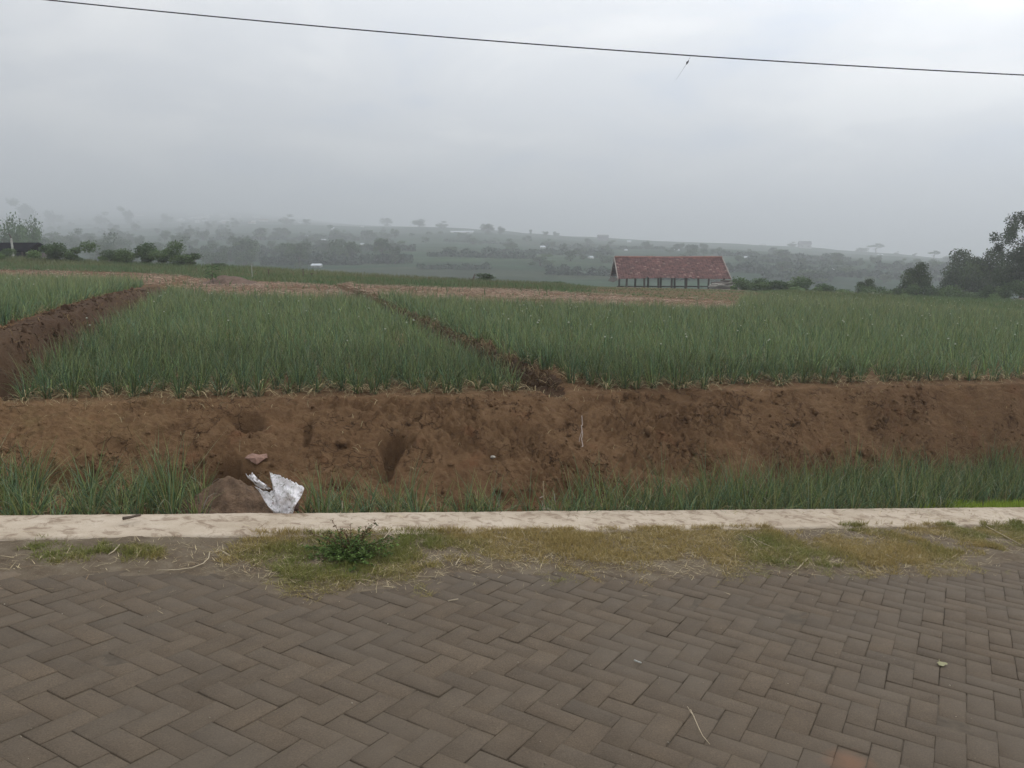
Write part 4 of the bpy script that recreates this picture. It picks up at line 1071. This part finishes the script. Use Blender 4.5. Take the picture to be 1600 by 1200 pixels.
# pile of poles right of the hut
def pile():
    Y = 56; b = at(1140, 451, Y); z = float(znear(np.array([b.x]), np.array([56.]), False)[0]); top = at(1120, 439, Y).z
    M_p = m_simple('weathered_pole', (.34, .31, .27), .85, .35, 3); M_p2 = m_simple('dark_pole', (.12, .10, .085), .9, .3, 3)
    r = random.Random(4); H = top - z
    for k in range(22):
        f = k / 21; zz_ = .1 + (H - .1) * (1 - abs(f * 2 - 1) ** 2) * r.uniform(.6, 1) if k > 4 else .1 + .1 * k
        zz_ = H * (0.15 + .85 * f) * .97
        ln = (3.0 - 1.2 * f) * r.uniform(.75, 1.1); cx_ = b.x - .1 + r.uniform(-.35, .35); tl = r.uniform(-.12, .12); rz = r.uniform(-.35, .35)
        m = MB(); rad = r.uniform(.04, .075)
        m.tube([(-ln / 2, 0, -tl), (0, 0, r.uniform(-.03, .03)), (ln / 2, 0, tl)], [rad, rad * .95, rad * .7], 7, (1, 1, 1))
        o = m.build('wooden_pole', M_p if r.random() < .6 else M_p2, loc=(cx_, Y + r.uniform(-.5, .5), z + zz_)); o.rotation_euler = (0, 0, rz)
        tag(o, 'weathered wooden pole in the loose stack right of the open hut', 'pole', 'wooden poles stacked beside the hut')
pile()
# ---------------------------------------------------------------- left shed
def left_shed():
    Y = 49; a = at(-60, 379, Y); b = at(62, 379, Y); e = at(62, 392, Y - 1.6); z = float(znear(np.array([b.x]), np.array([49.]), False)[0])
    W = b.x - a.x; cx = (a.x + b.x) / 2; R = b.z - z; E = e.z - z
    o = empty('dark_roofed_shed', (cx, Y, z)); tag(o, 'low shed with a long black roof at the left edge of the field', 'shed')
    M_dk = m_simple('black_roof', (.010, .010, .013), 1.0, .3, 2, spec=0); M_wl = m_simple('shed_brown_wall', (.10, .085, .075), .9, .3, 3)
    m = MB()
    for s in (-1, 1):
        m.add([(-W / 2, 0, R), (W / 2, 0, R), (W / 2, s * 1.6, E), (-W / 2, s * 1.6, E), (-W / 2, 0, R - .06), (W / 2, 0, R - .06), (W / 2, s * 1.6, E - .06), (-W / 2, s * 1.6, E - .06)],
              [(0, 1, 2, 3), (7, 6, 5, 4), (2, 6, 7, 3), (1, 5, 6, 2), (0, 3, 7, 4)])
    m.build('roof', M_dk, o)
    m = MB(); m.box(0, -1.45, E - .28, W, .04, .55); m.build('eave_panel', m_simple('dark_panel', (.03, .03, .033), .9, .4, 6), o)  # near-black panel strip just below the front eave
    m = MB(); m.box(0, .2, (E - .05) / 2 - .2, W * .97, 2.4, E + .2); m.build('wall', M_wl, o)
    for k in range(6):
        m = MB(); x = -W / 2 + .2 + k * (W - .4) / 5; m.tube([(x, -1.5, -.3), (x, -1.5, E - .02)], .05, 6); m.build('post', M_wood, o)
    p = at(21, 404, 46.0); p2 = at(20, 372, 46.0); zz_ = gzf(p.x, 45.9)
    q = empty('pale_pole', (p.x, 46, zz_)); tag(q, 'thin pale pole standing in front of the black-roofed shed', 'pole')
    m = MB(); H = p2.z - zz_; m.tube([(0, 0, -.2), (0, 0, H * .6), (-.02, 0, H)], [.07, .06, .05], 7); m.build('shaft', M_paint, q)
    m = MB(); m.tube([(-.02, 0, H), (-.1, 0, H + .25)], [.05, .02], 6); m.build('tip', M_wood, q)
left_shed()
# small shelter at the right
def shelter():
    Y = 40; b = at(1582, 497, Y); z = gzf(b.x, Y)
    o = empty('field_shelter', (b.x, Y, z), .15); tag(o, 'small dark-roofed shelter over a brown heap at the right field corner', 'shelter')
    H = at(1582, 480, Y).z - z
    m = MB(); m.add([(-.75, -.6, H * .9), (.9, -.6, H * .80), (.9, .7, H * 1.12), (-.75, .7, H * 1.2)], [(0, 1, 2, 3)]); m.add([(-.75, -.6, H * .9 - .05), (.9, -.6, H * .80 - .05), (.9, .7, H * 1.12 - .05), (-.75, .7, H * 1.2 - .05)], [(3, 2, 1, 0)])
    m.build('roof', m_simple('shelter_roof', (.04, .038, .035), .8, .3, 5), o)
    for x, y in ((-.7, -.5), (.8, -.5), (-.7, .6), (.8, .6)):
        m = MB(); m.tube([(x, y, -.3), (x, y, H * .9)], .035, 5); m.build('post', M_wood, o)
    bm_v = []; 
    g1 = np.linspace(-1.0, 1.0, 24); Xg, Yg_ = np.meshgrid(g1, g1); Zg_ = .45 * np.exp(-(Xg ** 2 / .5 + Yg_ ** 2 / .35)) + .06 * fbm(Xg, Yg_, 4, 3) - .05
    hp = link('compost_heap', new_mesh('compost_heap', np.stack([Xg, Yg_, Zg_], -1).reshape(-1, 3), grid_faces(24, 24), smooth=True), m_simple('heap', (.13, .10, .085), .95, .3, 6, .03, 20), loc=(b.x - .2, Y - 1.2, z)); tag(hp, 'low grey-brown soil heap in front of the small right shelter', 'heap')
    s = at(1569, 479, Y - .7); m = MB(); m.add([(-.22, 0, -.03), (.2, 0, .0), (.26, .2, .02), (-.15, .2, .05), (-.22, 0, -.06), (.2, 0, -.03), (.26, .2, -.01), (-.15, .2, .02)], [(0, 1, 2, 3), (7, 6, 5, 4), (0, 4, 5, 1), (1, 5, 6, 2), (2, 6, 7, 3), (3, 7, 4, 0)])
    sh = m.build('plastic_sheet', M_white, loc=(b.x - .45, Y - .62, z + H * .93)); tag(sh, 'scrap of white plastic lying on the small shelter roof', 'plastic sheet')
shelter()
# ---------------------------------------------------------------- white sack
def sack():
    base = at(442, 809, 5.19); o = empty('plastic_sack', (base.x, base.y, base.z)); tag(o, 'torn muddy white plastic sack leaning between the soil mound and the kerb', 'sack')
    def m_sack():
        m, t, b, v = pmat('muddy_plastic', .5, .4)
        c = ramp(t, noise(t, v, 5, 5, .6), [(.35, (.72, .68, .69)), (.6, (.86, .83, .83))])
        mud = noise(t, v, 16, 5, .65, .6); c = mixc(t, ramp(t, mud, [(.56, 0.0), (.63, .9)]), c, (.20, .135, .105))
        gr = noise(t, v, 42, 4, .7, 1.2); c = mixc(t, ramp(t, gr, [(.53, 0.0), (.60, .65)]), c, (.24, .25, .19))
        wv = t.nodes.new('ShaderNodeTexWave'); wv.inputs['Scale'].default_value = 90; t.links.new(v, wv.inputs['Vector'])
        t.links.new(c, b.inputs['Base Color']); bump(t, b, mth(t, 'ADD', mth(t, 'MULTIPLY', wv.outputs['Fac'], .15), noise(t, v, 22, 4, .6)), .006, .8); return m
    M = m_sack()
    def sheet(name, bot, top, y0, y1, nu, nv, seed, parent, dens=1.0):
        s = np.linspace(0, 1, nu); tq = np.linspace(0, 1, nv); V = []
        def curve(pts, s_):
            pts = np.array(pts, float); d = np.r_[0, np.cumsum(np.hypot(*np.diff(pts, axis=0).T))]; d /= d[-1]
            return np.interp(s_, d, pts[:, 0]), np.interp(s_, d, pts[:, 1])
        bx, by = curve(bot, s); tx, ty = curve(top, s)
        ty = ty + 1.2 * np.random.default_rng(int(seed * 10)).normal(0, 1, nu)
        for j in tq:
            bulge = math.sin(j * PI)
            for i in range(nu):
                px = bx[i] * (1 - j) + tx[i] * j; ry = by[i] * (1 - j) + ty[i] * j
                if i in (0, nu - 1): px += 1.0 * math.sin(j * 9 + seed)
                fold = .018 * math.sin(s[i] * 9.5 + seed + j * 1.5) * (.35 + .65 * j) + .02 * float(fbm(np.array([s[i] * 3 + seed]), np.array([j * 3.]), 1.5, 3)[0]) * 2
                Y = y0 + (y1 - y0) * j + fold * .9 - .03 * bulge
                p = at(px, ry, Y); V.append((p.x - base.x, p.y - base.y, p.z - base.z))
        me = new_mesh(name, V, grid_faces(nv, nu), smooth=True)
        ob = link(name, me, M, parent); sm = ob.modifiers.new('s', 'SOLIDIFY'); sm.thickness = .002; return ob
    sheet('sheet', [(432, 808), (442, 812), (453, 810)], [(398, 761), (405, 763), (413, 767), (421, 770), (427, 766), (425, 752), (421, 738), (432, 741), (443, 746), (454, 751), (465, 757), (476, 762)], 5.125, 5.235, 64, 34, 1, o)
    sheet('torn_strip', [(402, 760), (412, 765), (424, 764)], [(384, 741), (387, 746), (394, 739), (397, 744)], 5.19, 5.26, 12, 14, 4, o)
    # muddy lump inside the fold
sack()
def lump(name, loc, size, col, label, cat, seed, flat=1.0, var=.25):
    r = np.random.default_rng(seed); n1, n2 = 14, 20
    th = np.linspace(0, PI, n1)[:, None]; ph_ = np.linspace(0, 2 * PI, n2, endpoint=False)[None]
    d = np.stack([np.sin(th) * np.cos(ph_), np.sin(th) * np.sin(ph_), np.cos(th) * np.ones_like(ph_)], -1)
    rr = 1 + .35 * fbm(d[..., 0] + seed + d[..., 2], d[..., 1] - seed + d[..., 2] * .7, 1.6, 3)
    V = d * rr[..., None] * np.array(size) * np.array([1, 1, flat])
    i = np.arange(n1 - 1)[:, None] * n2 + np.arange(n2)[None]; j = np.arange(n1 - 1)[:, None] * n2 + (np.arange(n2)[None] + 1) % n2
    Fc = np.stack([i, i + n2, j + n2, j], -1).reshape(-1, 4)
    o = link(name, new_mesh(name, V.reshape(-1, 3), Fc, smooth=True), m_simple(name + '_mat', col, .95, var, 25, .008, 60), loc=loc); return tag(o, label, cat)
def seenY(px, row, lo=5.3, hi=9.5):
    Ys = np.linspace(lo, hi, 500); v = (600 - row) / F; d = znear((px - 800) / F / (cP + v * sP) * Ys, Ys) - (CZ + Ys * tz(row)); return float(Ys[np.argmax(d > 0)])
if True:
    g1 = np.linspace(-.62, .62, 110); Xg, Yg_ = np.meshgrid(g1, g1 * .8); mx = at(362, 735, 5.46).x; my = 5.47
    rr_ = np.hypot(Xg / 1.25, Yg_ * 1.15) * (1 + .14 * fbm(Xg + 2, Yg_, 3, 3))
    gm = znear(Xg + mx, Yg_ + my, False); top_ = at(362, 735, my).z - znear(np.array([mx]), np.array([my]), False)[0]
    Zg_ = gm + top_ * np.clip(1 - rr_ / .36, -.12, 1) ** 1.0 + .045 * fbm(Xg, Yg_, 8, 5, .65) + .014 * fbm(Xg, Yg_, 35, 2) - .01
    Zg_ = np.where(rr_ > .40, gm - .06, Zg_)
    hp = link('soil_mound', new_mesh('soil_mound', np.stack([Xg, Yg_, Zg_], -1).reshape(-1, 3), grid_faces(110, 110), smooth=True), m_simple('loose_soil', (.150, .096, .060), .95, .45, 14, .02, 60), loc=(mx, my, 0)); tag(hp, 'conical mound of loose reddish soil just left of the white sack', 'mound')
p = at(460, 812, 5.17); lump('earth_clod', (p.x, p.y, zroad(p.x, p.y) + .055), (.038, .03, .028), (.085, .055, .042), 'dark brown earth clod on the kerb at the foot of the white sack', 'clod', 3)
Ys_ = seenY(399, 722, 5.7) - .02; poly = [(382, 716), (387, 711), (394, 708), (405, 710), (416, 708), (417, 715), (409, 720), (401, 726), (393, 722), (390, 719)]
c0 = at(400, 716, Ys_); m = MB(); P_ = [at(a_, b_ + random.uniform(-.6, .6), Ys_ + (722 - b_) * .006) - c0 for a_, b_ in poly]; n_p = len(P_)
m.add([tuple(p_) for p_ in P_] + [(p_.x * .94, p_.y + .035, p_.z - .012) for p_ in P_] + [(0, -.006, 0)], [(k, (k + 1) % n_p, 2 * n_p) for k in range(n_p)] + [(k, k + n_p, (k + 1) % n_p + n_p, (k + 1) % n_p) for k in range(n_p)] + [tuple(range(2 * n_p - 1, n_p - 1, -1))])
o = m.build('clay_slab', m_simple('clay_slab', (.26, .155, .115), .9, .3, 22, .008, 50), loc=tuple(c0)); tag(o, 'flat angular pinkish clay slab stuck in the bank above the white sack', 'clay slab')
p = at(770, 716, seenY(770, 716)); lump('pale_stone', (p.x, p.y, gzf(p.x, p.y) + .01), (.022, .018, .012), (.42, .38, .32), 'small whitish stone on the middle of the bare bank', 'stone', 5)
p = at(1570, 790, 7.0)
# stake and root strand
p = at(849, 800, 5.75); z = gzf(p.x, 5.75); o = empty('bamboo_stake', (p.x, 5.75, z)); tag(o, 'thin pale bamboo stake upright behind the kerb in the lower bed', 'stake')
H = at(849, 752, 5.75).z - z; m = MB(); m.tube([(0, 0, -.05), (.004, 0, H * .5), (-.002, 0, H)], [.006, .005, .004], 6); m.build('cane', m_simple('bamboo', (.33, .26, .16), .7, .3, 20), o)
m = MB(); m.tube([(0, -.01, H * .42), (.03, -.01, H * .44), (.055, -.01, H * .40)], [.006, .007, .004], 5); m.tube([(0, -.01, H * .7), (-.03, -.01, H * .66)], [.004, .003], 5); m.build('tied_scrap', m_simple('scrap', (.45, .36, .30), .8), o)
a = at(909, 658, seenY(909, 658, 6)); b = at(910, 706, seenY(910, 706, 6)); m = MB()
pts = []
for k in range(9):
    f = k / 8; x = a.x + (b.x - a.x) * f + .006 * math.sin(k * 2.1); y = a.y + (b.y - a.y) * f; pts.append((x, y, gzf(x, y) + .03))
m.tube(pts, [.004] * 9, 5); m.tube([pts[3], (pts[3][0] - .03, pts[3][1] - .1, pts[3][2] - .05), (pts[3][0] - .05, pts[3][1] - .22, pts[3][2] - .13)], .003, 4)
tag(m.build('hanging_root', M_board), 'thin pale dry root hanging down the bare bank above the bamboo stake', 'root')
# moss at the right behind the kerb
def moss():
    n = 9000; x = rng.uniform(3.6, 6.5, n); y = 5.585 + .3278 * x + rng.uniform(.02, .30, n)
    k = (fbm(x, y, 5, 3) + np.interp(x, [3.8, 4.2, 6.5], [-.5, .35, .4])) > 0; x, y = x[k], y[k]; n = len(x)
    g = rng.uniform(.7, 1.3, (n, 1)); col = np.array([.26, .34, .05]) * g
    r = ribbons(np.stack([x, y, gz(x, y)], -1), rng.uniform(0, 6.28, n), rng.uniform(.11, .19, n), rng.uniform(0, .03, n), rng.uniform(0, .02, n), rng.uniform(.010, .020, n), 2, col)
    tag(link('ground_cover', new_mesh('ground_cover', r[0], r[1], r[2]), M_grass), kind='stuff')
moss()
# ---------------------------------------------------------------- weed bush
def weed():
    hx, hy = hitroad(543, 882); z = zroad(hx, hy) + .01
    o = empty('weed_bush', (hx, hy, z)); tag(o, 'low bushy green weed with reddish sprigs on the verge before the kerb', 'weed')
    m = MB(); lv = []; lc = []; la = []; hts = []
    for k in range(170):
        a = random.uniform(0, 6.28); l = random.uniform(.04, .23); up = random.uniform(.02, .13) * (1.15 - l * 2)
        if k > 148: up = random.uniform(.13, .20); l = random.uniform(.02, .20)
        oy = random.uniform(0, .08)
        p0 = Vector((random.gauss(0, .03), random.gauss(.06, .03), 0)); p1 = p0 + Vector((l * .45 * math.cos(a) * 1.15, l * .45 * math.sin(a), up * .65)); p2 = p0 + Vector((l * math.cos(a) * 1.15, l * math.sin(a), up))
        m.tube([p0, p1, p2], [.0028, .002, .001], 4, (.10, .085, .04) if k <= 148 else (.12, .06, .035))
        for j in range(24 if k <= 148 else 13):
            f = random.uniform(.2, 1.0); q = p0.lerp(p1, f * 2) if f < .5 else p1.lerp(p2, f * 2 - 1)
            lv.append(tuple(q)); la.append(random.uniform(0, 6.28)); hts.append(random.uniform(-.003, .008))
            lc.append((.105, .165, .042) if k <= 148 else random.choice([(.11, .07, .03), (.06, .09, .025)]))
    m.build('stems', M_dry, o)
    n = len(lv); col = np.array(lc) * rng.uniform(.6, 1.6, (n, 1))
    P_ = np.repeat(np.array(lv), 2, 0) + rng.normal(0, .006, (2 * n, 3)); P_[:, 2] = np.maximum(P_[:, 2], .006); m2 = len(P_); col = np.repeat(col, 2, 0) * rng.uniform(.7, 1.3, (m2, 1))
    a_ = rng.normal(0, 1, (m2, 3)) * np.array([1, 1, .5]); a_ /= np.linalg.norm(a_, axis=1)[:, None]; b_ = np.cross(a_, rng.normal(0, 1, (m2, 3))); b_ /= np.linalg.norm(b_, axis=1)[:, None]
    s_ = rng.uniform(.005, .010, m2)[:, None]; V = np.stack([P_ - a_ * s_, P_ + b_ * s_ * .55, P_ + a_ * s_, P_ - b_ * s_ * .55], 1).reshape(-1, 3)
    link('leaves', new_mesh('leaves', V, np.arange(len(V)).reshape(-1, 4), np.repeat(col, 4, 0)), M_crown, o)
weed()
# ---------------------------------------------------------------- small things on the road and kerb
M_straw = m_simple('straw_stalk', (.46, .38, .26), .7, .2, 20)
def stalk(pts, rad, label, up=0.012, name='dry_stalk', cat='stalk', mat=None, kerbup=0):
    P_ = []
    for px, r in pts:
        x, y = hitroad(px, r, .006 + kerbup); P_.append(Vector((x, y, zroad(x, y) + up + kerbup)))
    m = MB(); m.tube(P_, [rad * (1 - .5 * i / len(P_)) for i in range(len(P_))], 5); o = m.build(name, mat or M_straw, smooth=True)
    return tag(o, label, cat)
o = stalk([(1079, 1111), (1085, 1124), (1092, 1140), (1098, 1152), (1109, 1165)], .0018, 'thin pale forked twig lying alone on the grey pavers', name='twig', cat='twig')
o2 = stalk([(1085, 1122), (1080, 1116), (1074, 1106)], .0014, None, name='fork', cat=None); o2.parent = o
stalk([(328, 866), (326, 876), (318, 884), (300, 891), (278, 894), (245, 895)], .0035, 'long curved pale stalk at the edge of the left grass patch', .02)
stalk([(345, 864), (352, 868), (360, 873)], .006, 'short thick dry stalk right of the long curved one', .02)
stalk([(187, 858), (178, 868), (170, 873)], .004, 'dry bent stalk standing over the left grass patch', .03)
stalk([(770, 843), (790, 846), (812, 853)], .005, 'pale flat stalk lying in the middle of the verge grass', .03)
stalk([(722, 872), (716, 880), (712, 888)], .004, 'short pale stalk near the front of the verge grass', .025)
stalk([(612, 836), (600, 852), (585, 865)], .003, 'straight pale stem leaning across the right of the weed bush', .05)
stalk([(495, 881), (520, 885)], .003, 'thin pale stem under the front of the weed bush', .02)
stalk([(1165, 842), (1210, 862)], .003, 'long thin straw near the kerb in the right verge grass', .03)
stalk([(1375, 868), (1402, 880)], .003, 'thin slanting straw in the far right verge grass', .03)
stalk([(1262, 876), (1250, 888), (1246, 893)], .005, 'pale bent stalk at the front edge of the right verge', .02)
stalk([(1540, 828), (1595, 858)], .003, 'long pale straw crossing the far right end of the verge', .04)
stalk([(193, 820), (205, 818), (220, 814)], .011, 'short dark stick lying on the left part of the kerb', .045, 'stick', 'stick', M_trunk, .03)
stalk([(700, 940 + 0), (716, 937)], .003, 'tiny bit of straw on the pavers below the verge', .01)
stalk([(991, 1033), (1002, 1037)], .004, 'tiny white curled scrap on the pavers right of centre', .01, 'scrap', 'scrap', M_paint)
def fallen_leaf():
    x, y = hitroad(1471, 1040); o = empty('fallen_leaf', (x, y, zroad(x, y) + .008)); tag(o, 'small pale yellowish leaf lying on the pavers at the right', 'leaf')
    m = MB(); V = [(0, 0, .004)] + [(.022 * math.cos(a) * (1 + .3 * math.cos(3 * a)), .020 * math.sin(a) * (1 + .25 * math.sin(2 * a)), .002 * math.sin(5 * a) + .002) for a in np.linspace(0, 2 * PI, 19)[:-1]]
    m.add(V, [(0, 1 + k, 1 + (k + 1) % 18) for k in range(18)], (.36, .34, .20)); m.build('blade', M_dry, o)
    m = MB(); m.tube([(0, .015, .003), (.004, .032, .006)], .0015, 4, (.3, .28, .15)); m.build('stalk', M_dry, o)
fallen_leaf()
# grit and crumbs on the pavers
n = 700; x = rng.uniform(-3.5, 4.5, n); y = rng.uniform(1.2, 5.6, n); k = y < verge_edge(x) + .1; x, y = x[k], y[k]; n = len(x)
s = rng.gamma(2, .0006, n) + .0006
oct_ = np.array([(1, 0, 0), (0, 1, 0), (-1, 0, 0), (0, -1, 0), (0, 0, 1), (0, 0, -1)], float); of = np.array([(0, 1, 4), (1, 2, 4), (2, 3, 4), (3, 0, 4), (1, 0, 5), (2, 1, 5), (3, 2, 5), (0, 3, 5)])
V = oct_[None] * s[:, None, None] * rng.uniform(.6, 1.6, (n, 6, 3)); V[..., 0] += x[:, None]; V[..., 1] += y[:, None]; V[..., 2] += (zroad(x, y) + s * .5 + .004)[:, None]
col = np.repeat(np.array([.30, .26, .20]) * rng.uniform(.5, 1.5, (n, 1)), 6, 0)
tag(link('grit', new_mesh('grit', V.reshape(-1, 3), (np.arange(n)[:, None, None] * 6 + of[None]).reshape(-1, 3), col), M_dry), kind='stuff')
# ---------------------------------------------------------------- overhead cable
def cable():
    pts = [(60, -1), (300, 22), (540, 44), (860, 71), (1077, 88), (1290, 100), (1600, 117)]
    W_ = [at(p, r, 18) for p, r in pts]; xs_ = np.array([p.x for p in W_]); zs = np.array([p.z for p in W_]); q = np.polyfit(xs_, zs, 2)
    X_ = np.linspace(-34, 40, 90); m = MB(); m.tube([(x, 18, float(np.polyval(q, x))) for x in X_], .013, 8)
    o = m.build('overhead_cable', m_simple('cable_black', (.03, .03, .035), .6, .2, 3), smooth=True); tag(o, 'black overhead cable sagging across the sky', 'cable')
    a = at(1080, 88, 18); z0 = float(np.polyval(q, a.x)); k = at(1073, 99, 18); e = at(1056, 125, 18)
    o = empty('hanging_string', (a.x, 18, z0)); tag(o, 'torn pale kite string with a dark knot dangling from the cable', 'string')
    rel = lambda p: (p.x - a.x, -.015, p.z - z0)
    m = MB(); m.tube([(0, -.014, .014), rel(k), rel(at(1066, 110, 18)), rel(e)], [.004, .004, .003, .002], 5); m.build('string', m_simple('pale_string', (.35, .35, .36), .8), o)
    m = MB(); m.tube([rel(at(1076, 95, 18)), rel(at(1073.5, 98, 18)), rel(at(1072, 101, 18))], [.008, .024, .006], 7); m.build('knot', m_simple('knot_dark', (.06, .06, .065), .8), o)
cable()
